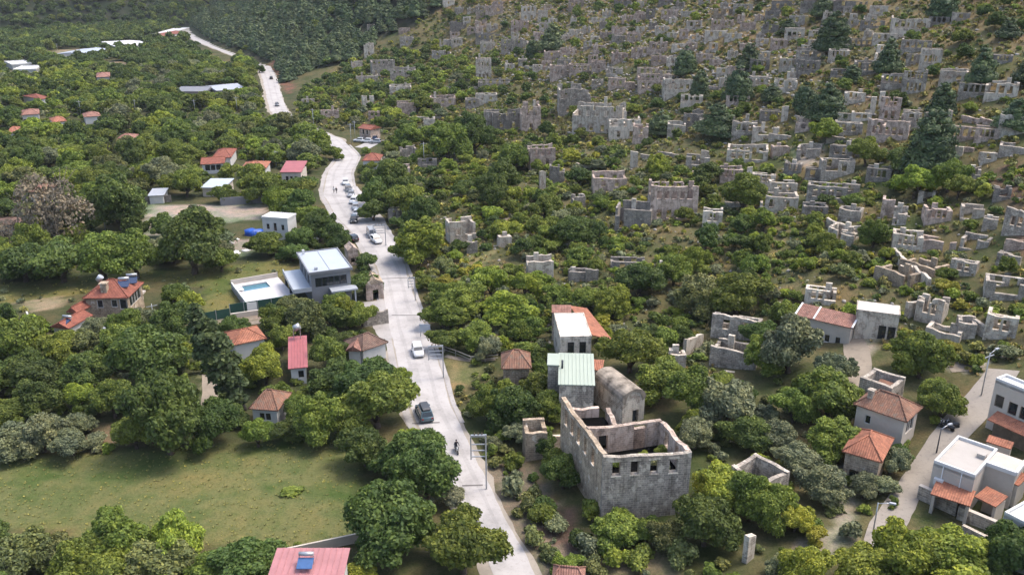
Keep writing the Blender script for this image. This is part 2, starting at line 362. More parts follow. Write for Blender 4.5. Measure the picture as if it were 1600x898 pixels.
r = ramp(n, [(.36, (.52, .74, .50)), (.5, (1, 1, 1)), (.64, (1.30, 1.10, 1.08))]); l.new(pn(.085), r.inputs[0]); c = mixc(n, l, at.outputs[0], r.outputs[0], .85, 'MULTIPLY')
r = ramp(n, [(.3, (.62, .72, .6)), (.5, (1, 1, 1)), (.72, (1.25, 1.2, 1.15))]); l.new(pn(.9, 6.0, .7), r.inputs[0]); c = mixc(n, l, c, r.outputs[0], .8, 'MULTIPLY')
r = ramp(n, [(.36, (.66, .82, .64)), (.5, (1, 1, 1)), (.64, (1.22, 1.08, 1.06))]); l.new(pn(.26, 6.0, .7), r.inputs[0]); c = mixc(n, l, c, r.outputs[0], .8, 'MULTIPLY')
r = ramp(n, [(.36, (.5, .55, .5)), (.55, (1, 1, 1)), (.75, (1.5, 1.4, 1.3))]); l.new(pn(4.5, 4.0, .7), r.inputs[0]); c = mixc(n, l, c, r.outputs[0], .55, 'MULTIPLY')
l.new(c, b.inputs['Base Color']); b.inputs['Roughness'].default_value = .95; b.inputs['Specular IOR Level'].default_value = .1
bp = N(n, 'ShaderNodeBump', Strength=.6, Distance=.25); l.new(pn(1.6, 6.0, .7), bp.inputs['Height']); l.new(bp.outputs[0], b.inputs['Normal'])
gme.materials.append(m)
ground = bpy.data.objects.new('ground', gme); C.objects.link(ground); tag(ground, kind='structure')
# ------------------------------------------------------------------ roads
def road_mat(name, col, crack=.8):
    m, n, l, b = new_mat(name)
    g = n.new('ShaderNodeNewGeometry')
    t = N(n, 'ShaderNodeTexNoise', Scale=.25, Detail=6.0, Roughness=.6); l.new(g.outputs['Position'], t.inputs['Vector'])
    r = ramp(n, [(.3, tuple(c * .76 for c in col)), (.5, col), (.72, tuple(c * 1.12 for c in col))]); l.new(t.outputs['Fac'], r.inputs[0])
    t2 = N(n, 'ShaderNodeTexNoise', Scale=2.4, Detail=6.0, Roughness=.75); l.new(g.outputs['Position'], t2.inputs['Vector'])
    r2 = ramp(n, [(.3, (crack, crack * .98, crack * .95)), (.45, (1, 1, 1)), (.8, (1.06, 1.06, 1.05))]); l.new(t2.outputs['Fac'], r2.inputs[0])
    c = mixc(n, l, r.outputs[0], r2.outputs[0], .8, 'MULTIPLY'); l.new(c, b.inputs['Base Color'])
    b.inputs['Roughness'].default_value = .9; b.inputs['Specular IOR Level'].default_value = .2
    bp = N(n, 'ShaderNodeBump', Strength=.25, Distance=.05); l.new(t2.outputs['Fac'], bp.inputs['Height']); l.new(bp.outputs[0], b.inputs['Normal'])
    return m
M['road'] = road_mat('dusty_concrete', (.345, .325, .31), .72); M['verge'] = road_mat('dusty_verge', (.27, .237, .195), .5); M['gutter'] = road_mat('gutter_concrete', (.30, .28, .265), .6); M['joint'] = road_mat('dark_joint', (.13, .12, .115)); M['lane'] = road_mat('lane_cobble', (.255, .225, .19), .55); M['path'] = road_mat('worn_path', (.24, .20, .155), .55)
M['patch'] = road_mat('road_repair', (.312, .294, .281), .7)
def smooth_line(pts, step=1.5):
    P = np.array(pts, float); t = np.concatenate([[0], np.cumsum(np.hypot(*(np.diff(P[:, :2], axis=0).T)))]); s = np.arange(0, t[-1], step)
    Q = np.stack([np.interp(s, t, P[:, k]) for k in range(P.shape[1])], 1)
    for _ in range(8): Q[1:-1] = (Q[:-2] + 2 * Q[1:-1] + Q[2:]) / 4
    return Q
def ribbon(name, line, offs, lift, mat, parent=None, ragged=0, seed=1):
    """line: x, y, half width rows; offs: (a, b) as factors of the half width plus metres"""
    rr = np.random.RandomState(seed); d = np.gradient(line[:, :2], axis=0); d /= np.hypot(d[:, 0], d[:, 1])[:, None]; nn = np.stack([d[:, 1], -d[:, 0]], 1)
    K = 7; V = []
    j0 = np.convolve(rr.randn(len(line)), np.ones(4) / 4, 'same')[:len(line)] * ragged; j1 = np.convolve(rr.randn(len(line)), np.ones(4) / 4, 'same')[:len(line)] * ragged
    a = offs[0][0] * line[:, 2] + offs[0][1] - j0; bb = offs[1][0] * line[:, 2] + offs[1][1] + j1
    for k in range(K):
        o = a + (bb - a) * k / (K - 1); x = line[:, 0] + nn[:, 0] * o; y = line[:, 1] + nn[:, 1] * o; V.append(np.stack([x, y, terr(x, y) + lift], 1))
    V = np.stack(V, 1).reshape(-1, 3); L = len(line)
    q = (np.arange(L - 1)[:, None] * K + np.arange(K - 1)[None, :]).ravel()
    me = fast_mesh(name, V, np.stack([q, q + 1, q + K + 1, q + K], 1)[:, ::-1], mat)
    if me.polygons[0].normal.z < 0: me.flip_normals()
    o = bpy.data.objects.new(name, me); C.objects.link(o)
    if parent is not None: o.parent = parent
    return o
ROADW = [1.95, 2.05, 2.2, 2.5, 2.8, 3.0, 2.75, 2.75, 3.3, 4.0, 4.0, 3.3, 3.1, 3.0, 3.0, 3.4, 3.3, 3.6, 3.6, 3.4, 3.4, 4.5, 4.2, 3.8]
RL = smooth_line([(p[0], p[1], w) for p, w in zip(RP, ROADW)])
verge = ribbon('road_verge', RL, ((-1, -1.2), (1, .45)), .03, M['verge'], ragged=.6, seed=4); tag(verge, kind='structure')
road = ribbon('road', RL, ((-1, 0), (1, 0)), .06, M['road'], ragged=.22, seed=2); tag(road, kind='structure')
ribbon('gutter_strip', RL[22:150], ((-1, -1.25), (-1, -.25)), .07, M['gutter'], road, .08, 3)
ribbon('gutter_strip', RL[22:150], ((1, .15), (1, .75)), .07, M['gutter'], road, .08, 5)
def strip_between(name, p, q, w, mat, parent, lift=.09):
    a, bq = hit(*p), hit(*q); L = smooth_line([(a.x, a.y, w), (bq.x, bq.y, w)], .6) if (a - bq).length > 1 else np.array([(a.x, a.y, w), (bq.x, bq.y, w)])
    return ribbon(name, L, ((-1, 0), (1, 0)), lift, mat, parent)
for p, q in (((612, 493), (655, 493)), ((644, 662), (694, 660)), ((722, 759), (760, 758)), ((595, 436), (640, 434))):
    strip_between('expansion_joint', p, q, .13, M['joint'], road)
for s_, e_, o0, o1 in ((4, 150, -.55, -.36), (4, 150, .30, .52), (150, 330, -.5, -.3), (150, 330, .3, .5)): ribbon('wheel_track', RL[s_:e_], ((o0, 0), (o1, 0)), .068, M['patch'], road, .10, s_ + 3)
for i_, (s_, n_, o0, o1) in enumerate(((30, 5, -.9, -.1), (46, 3, .1, .85), (62, 6, -.85, .0), (88, 4, -.2, .7), (18, 4, -.3, .6))): ribbon('repair_patch', RL[s_:s_ + n_], ((o0, 0), (o1, 0)), .076, M['patch'], road, .05, i_ + 20)
pk = smooth_line([(*flat(565, 226)[:2], 4.5), (*flat(592, 228)[:2], 5.5)], 1.5); o = ribbon('parking_apron', pk, ((-1, 0), (1, 0)), .045, M['road'], ragged=.3, seed=6); tag(o, kind='structure')
pk = smooth_line([(*flat(598, 398)[:2], 3.5), (*flat(572, 345)[:2], 4.5), (*flat(556, 318)[:2], 3.5), (*flat(545, 290)[:2], 2)], 1.5); o = ribbon('roadside_parking', pk, ((-1, 0), (1, 0)), .05, M['road'], ragged=.4, seed=7); tag(o, kind='structure')
pk = smooth_line([(*flat(592, 470)[:2], 3.0), (*flat(600, 497)[:2], 2.6), (*flat(610, 530)[:2], 1.8)], 1.0); o = ribbon('forecourt', pk, ((-1, 0), (1, 0)), .05, M['gutter'], ragged=.3, seed=9); tag(o, kind='structure')
def hline(pts, ws): return smooth_line([(hit(*p).x, hit(*p).y, w) for p, w in zip(pts, ws)], 1.2)
LANE = hline([(1345, 900), (1385, 825), (1424, 760), (1470, 695), (1515, 645), (1548, 610), (1570, 575)], [1.3, 1.4, 1.5, 1.6, 2.0, 1.9, 1.7])
o = ribbon('village_lane', LANE, ((-1, 0), (1, 0)), .10, M['lane'], ragged=.15, seed=8); tag(o, kind='structure')
for pts, ws in (([(696, 556), (735, 566), (778, 560)], [.5, .5, .5]), ([(1325, 610), (1345, 560), (1330, 520)], [1.6, 1.8, 1.2]), ([(1480, 572), (1515, 566), (1548, 572)], [2.0, 2.6, 2.0]),
                ([(1390, 715), (1440, 650), (1470, 610)], [.01, .01, .01]), ([(326, 650), (330, 600), (318, 540), (312, 510)], [1.1, 1, .8, .8]), ([(318, 512), (380, 507), (446, 497)], [.7, .9, .9]), ([(1280, 225), (1262, 250), (1240, 265)], [1.2, 1.5, 1]), ([(700, 395), (745, 370), (800, 335)], [.6, .6, .6])):
    if ws[0] < .1: continue
    o = ribbon('dirt_path', hline(pts, ws), ((-1, 0), (1, 0)), .06, M['path'], ragged=.2, seed=len(pts) + int(pts[0][0])); tag(o, kind='structure')
# ------------------------------------------------------------------ walls, houses
rng = random.Random(7)
def wall_geo(mb, L, H, t, opens=(), jag=0., base=1.5, Mx=None, collapse=0.):
    """a wall in the plane y = 0..t, x = 0..L, with real openings (x0, x1, z0, z1), a broken top (jag) and lost corners (collapse)"""
    ops = [(max(.15, a), min(L - .15, b_), c, min(d, H - .12)) for a, b_, c, d in opens]; ops = [o for o in ops if o[1] - o[0] > .1 and o[3] - o[2] > .1]
    xs = sorted({0, L, *[o[0] for o in ops], *[o[1] for o in ops]}); full = []
    for a, b_ in zip(xs, xs[1:]):
        k = max(1, int(round((b_ - a) / (.9 if jag else 3.0)))); full += [a + (b_ - a) * i / k for i in range(k)]
    xs = full + [L]
    top = max([o[3] for o in ops], default=H * .62); zs = sorted({-base, 0., *[o[2] for o in ops], *[o[3] for o in ops], H})
    if jag and top < H - .9 and all(abs(top - z) > .01 for z in zs): zs = sorted(zs + [top])
    if zs[1] - zs[0] < .01: zs.pop(1)
    nxw, nz = len(xs), len(zs); room = min(jag, max(0, H - zs[-2] - .15))
    w = 0.; tops = []
    for i in range(nxw): w = .55 * w + rng.random() * .7; tops.append(H - room * min(1, w))
    solid = [[not any(o[0] - .001 < (xs[i] + xs[i + 1]) / 2 < o[1] + .001 and o[2] - .001 < (zs[j] + zs[j + 1]) / 2 < o[3] + .001 for o in ops) for j in range(nz - 1)] for i in range(nxw - 1)]
    if collapse:
        i = 0
        while i < nxw - 1:
            if rng.random() < collapse:
                for k in range(i, min(nxw - 1, i + rng.randint(1, 3))):
                    for j in range(rng.randint(max(1, nz - 3), max(1, nz - 2)), nz - 1): solid[k][j] = False
                i += 4
            i += 1
    idx = {}; V = []; Fc = []
    def vid(i, j, s):
        k = (i, j, s)
        if k not in idx:
            idx[k] = len(V); V.append((xs[i], t if s else 0, tops[i] if j == nz - 1 else zs[j]))
        return idx[k]
    S = lambda i, j: 0 <= i < nxw - 1 and 0 <= j < nz - 1 and solid[i][j]
    for i in range(nxw - 1):
        for j in range(nz - 1):
            if not S(i, j): continue
            a, b_, c, d = [(i, j), (i + 1, j), (i + 1, j + 1), (i, j + 1)]
            Fc.append([vid(*p, 0) for p in (a, b_, c, d)]); Fc.append([vid(*p, 1) for p in (b_, a, d, c)])
            if not S(i - 1, j): Fc.append([vid(*a, 1), vid(*a, 0), vid(*d, 0), vid(*d, 1)])
            if not S(i + 1, j): Fc.append([vid(*b_, 0), vid(*b_, 1), vid(*c, 1), vid(*c, 0)])
            if not S(i, j + 1): Fc.append([vid(*d, 0), vid(*c, 0), vid(*c, 1), vid(*d, 1)])
            if not S(i, j - 1) and j > 0: Fc.append([vid(*a, 1), vid(*b_, 1), vid(*b_, 0), vid(*a, 0)])
    mb.add(V, Fc, Mx); return ops
def side_mats(W, D, t):
    """local frames of the four walls: front (y=0), back, the two flanks butted between them"""
    e = .003
    return {'front': (Matrix.Translation((-W / 2, 0, 0)), W), 'back': (Matrix.Translation((W / 2, D, 0)) @ Matrix.Rotation(PI, 4, 'Z'), W),
            'west': (Matrix.Translation((-W / 2, D - t - e, 0)) @ Matrix.Rotation(-PI / 2, 4, 'Z'), D - 2 * t - 2 * e), 'east': (Matrix.Translation((W / 2, t + e, 0)) @ Matrix.Rotation(PI / 2, 4, 'Z'), D - 2 * t - 2 * e)}
def four_walls(root, W, D, H, t, mat, opens={}, jag=0., base=1.5, collapse=0., heights={}, skip=(), panes=None, frame=None, zb=0.):
    for s, (Mx, L) in side_mats(W, D, t).items():
        if s in skip: continue
        mb = MB(); ops = wall_geo(mb, L, heights.get(s, H), t, opens.get(s, ()), jag, base, Mx, collapse)
        w = mb.build('wall', mat, root)
        if panes:
            for a, b_, c, d in ops:
                if frame:
                    fr = MB(); f = .07
                    fr.add([(a, .1, c), (b_, .1, c), (b_, .1, d), (a, .1, d), (a + f, .1, c + f), (b_ - f, .1, c + f), (b_ - f, .1, d - f), (a + f, .1, d - f)], [(0, 1, 5, 4), (1, 2, 6, 5), (2, 3, 7, 6), (3, 0, 4, 7)], Mx)
                    fo = fr.build('window', frame, root)
                    MB().box(a + f, b_ - f, .13, .17, c + f, d - f, Mx).build('pane', panes, fo)
                else:
                    MB().box(a + .004, b_ - .004, .12, .17, c + .004, d - .004, Mx).build('window', panes, root)
def grid_opens(L, n, z0, z1, w, margin=.8, door=None):
    """n openings spread over a wall of length L"""
    out = []; s = (L - 2 * margin) / n
    for k in range(n):
        c = margin + s * (k + .5); out.append((c - w / 2, c + w / 2, z0, z1))
    if door is not None: c = L * door; out.append((c - .5, c + .5, 0, 2.1))
    return out
def roof_hip(W, D, H, o, rh, inset=None, axis='x', th=.14):
    """closed hip or gable roof over a W x D box with its eaves at H: inset 0 gives gables"""
    x0, x1, y0, y1 = -W / 2 - o, W / 2 + o, -o, D + o
    ins = (min(W, D) / 2 if inset is None else inset)
    if axis == 'x': r = [(x0 + ins, (y0 + y1) / 2, H + rh), (x1 - ins, (y0 + y1) / 2, H + rh)]
    else: r = [(0, y0 + ins, H + rh), (0, y1 - ins, H + rh)]
    V = [(x0, y0, H - th), (x1, y0, H - th), (x1, y1, H - th), (x0, y1, H - th), (x0, y0, H), (x1, y0, H), (x1, y1, H), (x0, y1, H)] + r
    Fc = [(3, 2, 1, 0), (0, 1, 5, 4), (1, 2, 6, 5), (2, 3, 7, 6), (3, 0, 4, 7)]
    if axis == 'x': Fc += [(4, 5, 9, 8), (5, 6, 9), (6, 7, 8, 9), (7, 4, 8)]
    else: Fc += [(5, 6, 9, 8), (6, 7, 9), (7, 4, 8, 9), (4, 5, 8)]
    return MB().add(V, Fc), r
def roof_shed(W, D, H0, H1, o, th=.12):
    x0, x1, y0, y1 = -W / 2 - o, W / 2 + o, -o, D + o
    V = [(x0, y0, H0 - th), (x1, y0, H0 - th), (x1, y1, H1 - th), (x0, y1, H1 - th), (x0, y0, H0), (x1, y0, H0), (x1, y1, H1), (x0, y1, H1)]
    return MB().add(V, [(0, 3, 2, 1), (4, 5, 6, 7), (0, 1, 5, 4), (1, 2, 6, 5), (2, 3, 7, 6), (3, 0, 4, 7)])
THINGS = []      # (object, px, py, width px, description, label given) for the labels at the end
PROTECT = []     # picture boxes of things that trees must not hide: x0, y0, x1, y1, base y
FOOT = []        # ground discs kept free of plants: x, y, r
def frame3(fl, fr, h, bl=None, br=None, D=None):
    """footprint of a building from the picture points of its eave corners at height h"""
    A, B = hit(*fl, h), hit(*fr, h)
    if bl is not None: dv = hit(*bl, h) - A
    elif br is not None: dv = hit(*br, h) - B
    z = min(gz(A.x, A.y), gz(B.x, B.y)); ze = (A.z + B.z) / 2
    d = B - A; W = math.hypot(d.x, d.y); yaw = math.atan2(d.y, d.x)
    if D is None:
        nrm = Vector((-math.sin(yaw), math.cos(yaw))); D = max(1.0, dv.x * nrm.x + dv.y * nrm.y)
    c = (A + B) / 2
    return (c.x, c.y, z), yaw, W, D, ze - z
def register(root, W, D, H, label, cat, group=None, guard=.9, px=None):
    tag(root, label, cat, group); bpy.context.view_layer.update() if False else None
    c, s = math.cos(root.rotation_euler.z), math.sin(root.rotation_euler.z); lx, ly, lz = root.location
    P = [(lx + c * x - s * y, ly + s * x + c * y, lz + z) for x in (-W / 2, W / 2) for y in (0, D) for z in (1.2, H)]
    a = np.array(P); qx, qy, _ = proj(a[:, 0], a[:, 1], a[:, 2]); b_ = proj(lx, ly, lz)
    if guard: PROTECT.append((qx.min(), qy.min(), qx.max(), qy.min() + (qy.max() - qy.min()) * guard, float(b_[1])))
    mx, my = lx - s * D / 2, ly + c * D / 2
    k = max(1, int(round(max(W, D) / 4)))
    FOOT.append((mx, my, W / 2 + .3, D / 2 + .3, root.rotation_euler.z))
    return root
def house(name, label, fl, fr, h, bl=None, br=None, D=None, wall='beige_wall', roof='tile_red', rtype='hip', rh=1.6, over=.35, opens={}, t=.3, axis='x', inset=None, cat='house', base=1.2, frame='white', parapet=.5, guard=.9, panes=True, rh1=None, skip=()):
    loc, yaw, W, D, He = frame3(fl, fr, h, bl, br, D); root = empty(name, loc, yaw)
    W0, D0 = max(1.2, W - 2 * over), max(1.0, D - 2 * over); y0 = over
    if rtype != 'flat': inner = empty
    ops = {k: (v(W0 if k in ('front', 'back') else D0 - 2 * t) if callable(v) else v) for k, v in opens.items()}
    off = Matrix.Translation((0, y0, 0))
    for s, (Mx, L) in side_mats(W0, D0, t).items():
        if s in skip: continue
        mb = MB(); Mx = off @ Mx; hh = He - (.16 if rtype not in ('flat',) else 0)
        o_ = wall_geo(mb, L, hh, t, ops.get(s, ()), 0, base, Mx); mb.build('wall', M[wall], root)
        if panes:
            for a, b_, c, d in o_:
                fr_ = MB(); f = .08
                fr_.add([(a, .09, c), (b_, .09, c), (b_, .09, d), (a, .09, d), (a + f, .09, c + f), (b_ - f, .09, c + f), (b_ - f, .09, d - f), (a + f, .09, d - f)], [(0, 1, 5, 4), (1, 2, 6, 5), (2, 3, 7, 6), (3, 0, 4, 7)], Mx)
                fo = fr_.build('window', M[frame], root)
                MB().box(a + f, b_ - f, .12, .16, c + f, d - f, Mx).build('pane', M['glass'], fo)
    if rtype == 'hip' or rtype == 'gable':
        mb, r = roof_hip(W0, D0, He, over, rh, (0 if rtype == 'gable' else inset), axis); 
        mb.v = [(x, y + y0, z) for x, y, z in mb.v]; ro = mb.build('roof', M[roof], root)
        a, b_ = [Vector(p) + Vector((0, y0, .03)) for p in r]
        if (b_ - a).length > .3: MB().tube(a, b_, .11, n=6).build('ridge_cap', M[roof], ro)
        if rtype == 'hip':
            for e_, q in ((mb.v[4], 0), (mb.v[5], 1 if axis == 'x' else 0), (mb.v[6], 1), (mb.v[7], 0 if axis == 'x' else 1)):
                MB().tube(Vector(e_) + Vector((0, 0, .03)), (a, b_)[q], .08, n=5).build('hip_cap', M[roof], ro)
    elif rtype == 'shedx':
        x0, x1, ya, yb = -W0 / 2 - over, W0 / 2 + over, y0 - over, y0 + D0 + over; zl, zr = He + rh * .4, He - rh * .6
        ro = MB().add([(x0, ya, zl - .12), (x1, ya, zr - .12), (x1, yb, zr - .12), (x0, yb, zl - .12), (x0, ya, zl), (x1, ya, zr), (x1, yb, zr), (x0, yb, zl)], [(0, 3, 2, 1), (4, 5, 6, 7), (0, 1, 5, 4), (1, 2, 6, 5), (2, 3, 7, 6), (3, 0, 4, 7)]).build('roof', M[roof], root)
    elif rtype == 'shed':
        mb = roof_shed(W0, D0, He, He + (rh1 if rh1 is not None else rh), over); mb.v = [(x, y + y0, z) for x, y, z in mb.v]; ro = mb.build('roof', M[roof], root)
    else:
        p = parapet; e = over
        ro = MB().box(-W0 / 2 - e + .2, W0 / 2 + e - .2, y0 - e + .2, y0 + D0 + e - .2, He - .28, He + .02).build('roof', M[roof], root)
        if p:
            x0, x1, ya, yb = -W0 / 2 - e, W0 / 2 + e, y0 - e, y0 + D0 + e
            for q in ((x0, x1, ya, ya + .22), (x0, x1, yb - .22, yb), (x0, x0 + .22, ya + .223, yb - .223), (x1 - .22, x1, ya + .223, yb - .223)):
                MB().box(*q, He - .3, He + p).build('parapet', M[wall if wall != 'beige_wall' else 'white'], root)
    register(root, W, D, He + (rh if rtype != 'flat' else .3), label, cat, guard=guard)
    root['_dim'] = 0; del root['_dim']
    root_info[root.name] = (W, D, He, yaw)
    return root
root_info = {}
def W_(n, z0, z1, w, margin=.8, door=None): return lambda L: grid_opens(L, n, z0, z1, w, margin, door)
def solar(root, x, y, z, mat='solar', tilt=.5, s=1.0, rz=0):
    """flat roof-top solar heater: panel on legs and a steel tank, a part of its house"""
    Mx = Matrix.Translation((x, y, z)) @ Matrix.Rotation(rz, 4, 'Z')
    p = MB().add([(-1 * s, 0, .1), (1 * s, 0, .1), (1 * s, 1.5 * s, .1 + tilt * 1.5 * s), (-1 * s, 1.5 * s, .1 + tilt * 1.5 * s), (-1 * s, 0, .18), (1 * s, 0, .18), (1 * s, 1.5 * s, .18 + tilt * 1.5 * s), (-1 * s, 1.5 * s, .18 + tilt * 1.5 * s)], [(0, 3, 2, 1), (4, 5, 6, 7), (0, 1, 5, 4), (1, 2, 6, 5), (2, 3, 7, 6), (3, 0, 4, 7)], Mx).build('solar_panel', M[mat], root)
    MB().tube((-.95 * s, 1.7 * s, .5 + tilt * 1.5 * s), (.95 * s, 1.7 * s, .5 + tilt * 1.5 * s), .28 * s, n=10, M=Mx).build('water_tank', M['steel'], root)
    for q in (-.9, .9): MB().box(q * s - .03, q * s + .03, 1.5 * s, 1.56 * s, -.3, .4 + tilt * 1.5 * s, Mx).build('tank_leg', M['steel'], root)
def chimney(root, x, y, z0, z1, mat='white_wall', w=.55):
    ch = MB().box(x - w / 2, x + w / 2, y - w / 2, y + w / 2, z0, z1).build('chimney', M[mat], root)
    MB().box(x - w * .65, x + w * .65, y - w * .65, y + w * .65, z1, z1 + .12).build('chimney_cap', M[mat], ch)

# ------------------------------------------------------------------ the slightly hazy air
hz = MB().box(gx[0] - 30, gx[-1] + 30, gy[0] - 30, gy[-1] + 30, -4, 400).build('haze', [])
hm = bpy.data.materials.new('thin_haze'); hm.use_nodes = True; hn = hm.node_tree.nodes; hn.remove(hn['Principled BSDF'])
pv = hn.new('ShaderNodeVolumePrincipled'); pv.inputs['Density'].default_value = .00006; pv.inputs['Color'].default_value = (.86, .92, 1, 1); hm.node_tree.links.new(pv.outputs[0], hn['Material Output'].inputs['Volume'])
hz.data.materials.clear(); hz.data.materials.append(hm); tag(hz, kind='stuff')

# ------------------------------------------------------------------ two broken clouds drifting high over the far slopes: their shade lies on the upper village and the mountain
def cloud(cx, cy, z, rx, ry, seed):
    rs = np.random.RandomState(seed); mb = MB(); k = 10
    for i in range(34):
        a, f = rs.uniform(0, 2 * PI), math.sqrt(rs.rand()); r = rs.uniform(.16, .30) * min(rx, ry); x, y = cx + math.cos(a) * f * (rx - r), cy + math.sin(a) * f * (ry - r); zz = z + rs.uniform(0, .25) * r
        rings = [[(x + r * math.cos(2 * PI * q / k) * math.sin(PI * (j + .5) / 6), y + r * math.sin(2 * PI * q / k) * math.sin(PI * (j + .5) / 6), zz - r * .45 * math.cos(PI * (j + .5) / 6)) for q in range(k)] for j in range(6)]
        mb.loft(rings, smooth=True)
    o = mb.build('cloud', cm); tag(o, kind='structure')
cm = bpy.data.materials.new('cloud_white'); cm.use_nodes = True; n_ = cm.node_tree.nodes; b_ = n_['Principled BSDF']; b_.inputs['Base Color'].default_value = (.9, .9, .92, 1); b_.inputs['Roughness'].default_value = 1
tr_ = n_.new('ShaderNodeBsdfTranslucent'); tr_.inputs[0].default_value = (.95, .95, .97, 1); tp_ = n_.new('ShaderNodeBsdfTransparent'); m1 = n_.new('ShaderNodeMixShader'); m1.inputs[0].default_value = .6; m2 = n_.new('ShaderNodeMixShader'); m2.inputs[0].default_value = .25
cm.node_tree.links.new(b_.outputs[0], m1.inputs[1]); cm.node_tree.links.new(tr_.outputs[0], m1.inputs[2]); cm.node_tree.links.new(m1.outputs[0], m2.inputs[1]); cm.node_tree.links.new(tp_.outputs[0], m2.inputs[2]); cm.node_tree.links.new(m2.outputs[0], n_['Material Output'].inputs[0])
_off = 560 / math.tan(SUN_EL)
for sx_, sy_, rx, ry, sd_ in ((245, 315, 120, 120, 3), (-420, 830, 300, 120, 5)): cloud(sx_ + _off * math.sin(SUN_AZ), sy_ + _off * math.cos(SUN_AZ), 600, rx, ry, sd_)
# ------------------------------------------------------------------ inhabited buildings
v = house('modern_villa', 'grey modern two-storey villa with a pale flat roof beside the swimming pool', (482, 428), (551, 419), 6.4, bl=(457, 396), wall='grey_wall', roof='grey_roof', rtype='flat', over=.4, parapet=.18, opens={'front': W_(5, 3.6, 5.3, 1.3), 'west': W_(3, 3.6, 5.2, 1.2)}, frame='dark_trim', cat='villa')
W0, D0, H0, yw = root_info[v.name]
MB().box(-.06, .06, .1, D0 - .1, H0 + .02, H0 + .10).build('roof_seam', M['grey_trim'], v)
MB().box(-.25, .25, -.25, .25, 0, .5, Matrix.Translation((-W0 / 2 + 1.6, 1.6, H0 + .02))).build('roof_vent', M['grey_trim'], v)
MB().box(-W0 / 2 + .9, -W0 / 2 + 1.3, D0 - 1.6, D0 - 1.2, H0, H0 + .9).build('chimney', M['white'], v)
MB().box(-W0 / 2 + 3.4, W0 / 2 + .3, -1.9, .38, 3.0, 3.28).build('canopy', M['grey_trim'], v)
for q in (-.1, W0 / 2 - .3): MB().box(q, q + .25, -1.8, -1.55, -1, 3.0).build('post', M['grey_trim'], v)
MB().box(-W0 / 2 - 2.6, -W0 / 2 + .38, .6, D0 - .6, 3.1, 3.4).build('wing_roof', M['grey_roof'], v)
MB().box(-W0 / 2 - 2.8, -W0 / 2 - 2.6, .4, D0 - .4, 3.0, 3.75).build('parapet', M['grey_trim'], v)
MB().box(-W0 / 2 - 2.6, -W0 / 2 + .4, .38, .6, 3.0, 3.75).build('parapet', M['grey_trim'], v)
for q in (.7, D0 / 2, D0 - 1.2): MB().box(-W0 / 2 - 2.6, -W0 / 2 - 2.2, q, q + .4, -1, 3.1).build('post', M['dark_trim'], v)
# pool terrace: a raised paved box with white walls, the pool let into it
loc, yaw, TW, TD, TH = frame3((386, 478), (463, 464), 1.0, bl=(370, 443)); t = empty('pool_terrace', loc, yaw)
tag(t, 'white walled pool terrace with a long narrow pool, beside the grey villa', 'pool terrace')
px0, px1, py0, py1 = -TW / 2 + 1.2, TW / 2 - 2.6, TD * .60, TD * .86
for q in ((-TW / 2, px0, .2, TD - .2), (px1, TW / 2, .2, TD - .2), (px0, px1, .2, py0), (px0, px1, py1, TD - .2)): MB().box(*q, -1, 1.0).build('paving', M['deck'], t)
MB().box(px0, px1, py0, py1, -1, .78).build('water', M['water'], t)
for q in ((px0 - .25, px1 + .25, py0 - .25, py0), (px0 - .25, px1 + .25, py1, py1 + .25), (px0 - .25, px0, py0, py1), (px1, px1 + .25, py0, py1)): MB().box(*q, 1.0, 1.05).build('pool_coping', M['white'], t)
for q in ((-TW / 2, TW / 2, -.02, .2), (-TW / 2, -TW / 2 + .22, .2, TD - .2)): MB().box(*q, -1.2, 1.5).build('wall', M['white'], t)
MB().box(-TW / 2, TW / 2, TD - .2, TD + .02, -1, 1.9).build('wall', M['beige_wall'], t)
MB().box(-TW / 2 + 3.4, TW / 2 - 1, .25, 1.5, 1.0, 1.06).build('planted_strip', M['green_turf'], t)
for k in range(4): MB().box(-TW / 2 + .8 + k * .6, -TW / 2 + 1.1 + k * .6, .25, 1.6, 1.0, 1.25).build('step', M['white'], t)
for k in range(3):
    s_ = empty('sun_lounger', t.matrix_basis @ Vector((-TW / 2 + .75, TD * .62 + k * .9, 1.0)), yaw); tag(s_, ['pale sun lounger by the end of the pool, closest to the pool wall', 'pale sun lounger by the end of the pool, between two others', 'pale sun lounger by the end of the pool, next to the rear wall'][k], 'sun lounger', 'sun loungers at the pool end')
    MB().box(-.5, .6, 0, .6, .2, .3).build('mattress', M['white'], s_); MB().add([(-.5, 0, .3), (-.5, .6, .3), (-.85, .6, .65), (-.85, 0, .65), (-.5, 0, .22), (-.5, .6, .22), (-.85, .6, .57), (-.85, 0, .57)], [(0, 1, 2, 3), (7, 6, 5, 4), (0, 4, 5, 1), (2, 6, 7, 3), (1, 5, 6, 2), (0, 3, 7, 4)]).build('backrest', M['white'], s_)
    for q in ((-.45, .05), (-.45, .5), (.5, .05), (.5, .5)): MB().box(q[0], q[0] + .06, q[1], q[1] + .06, 0, .2).build('leg', M['steel'], s_)
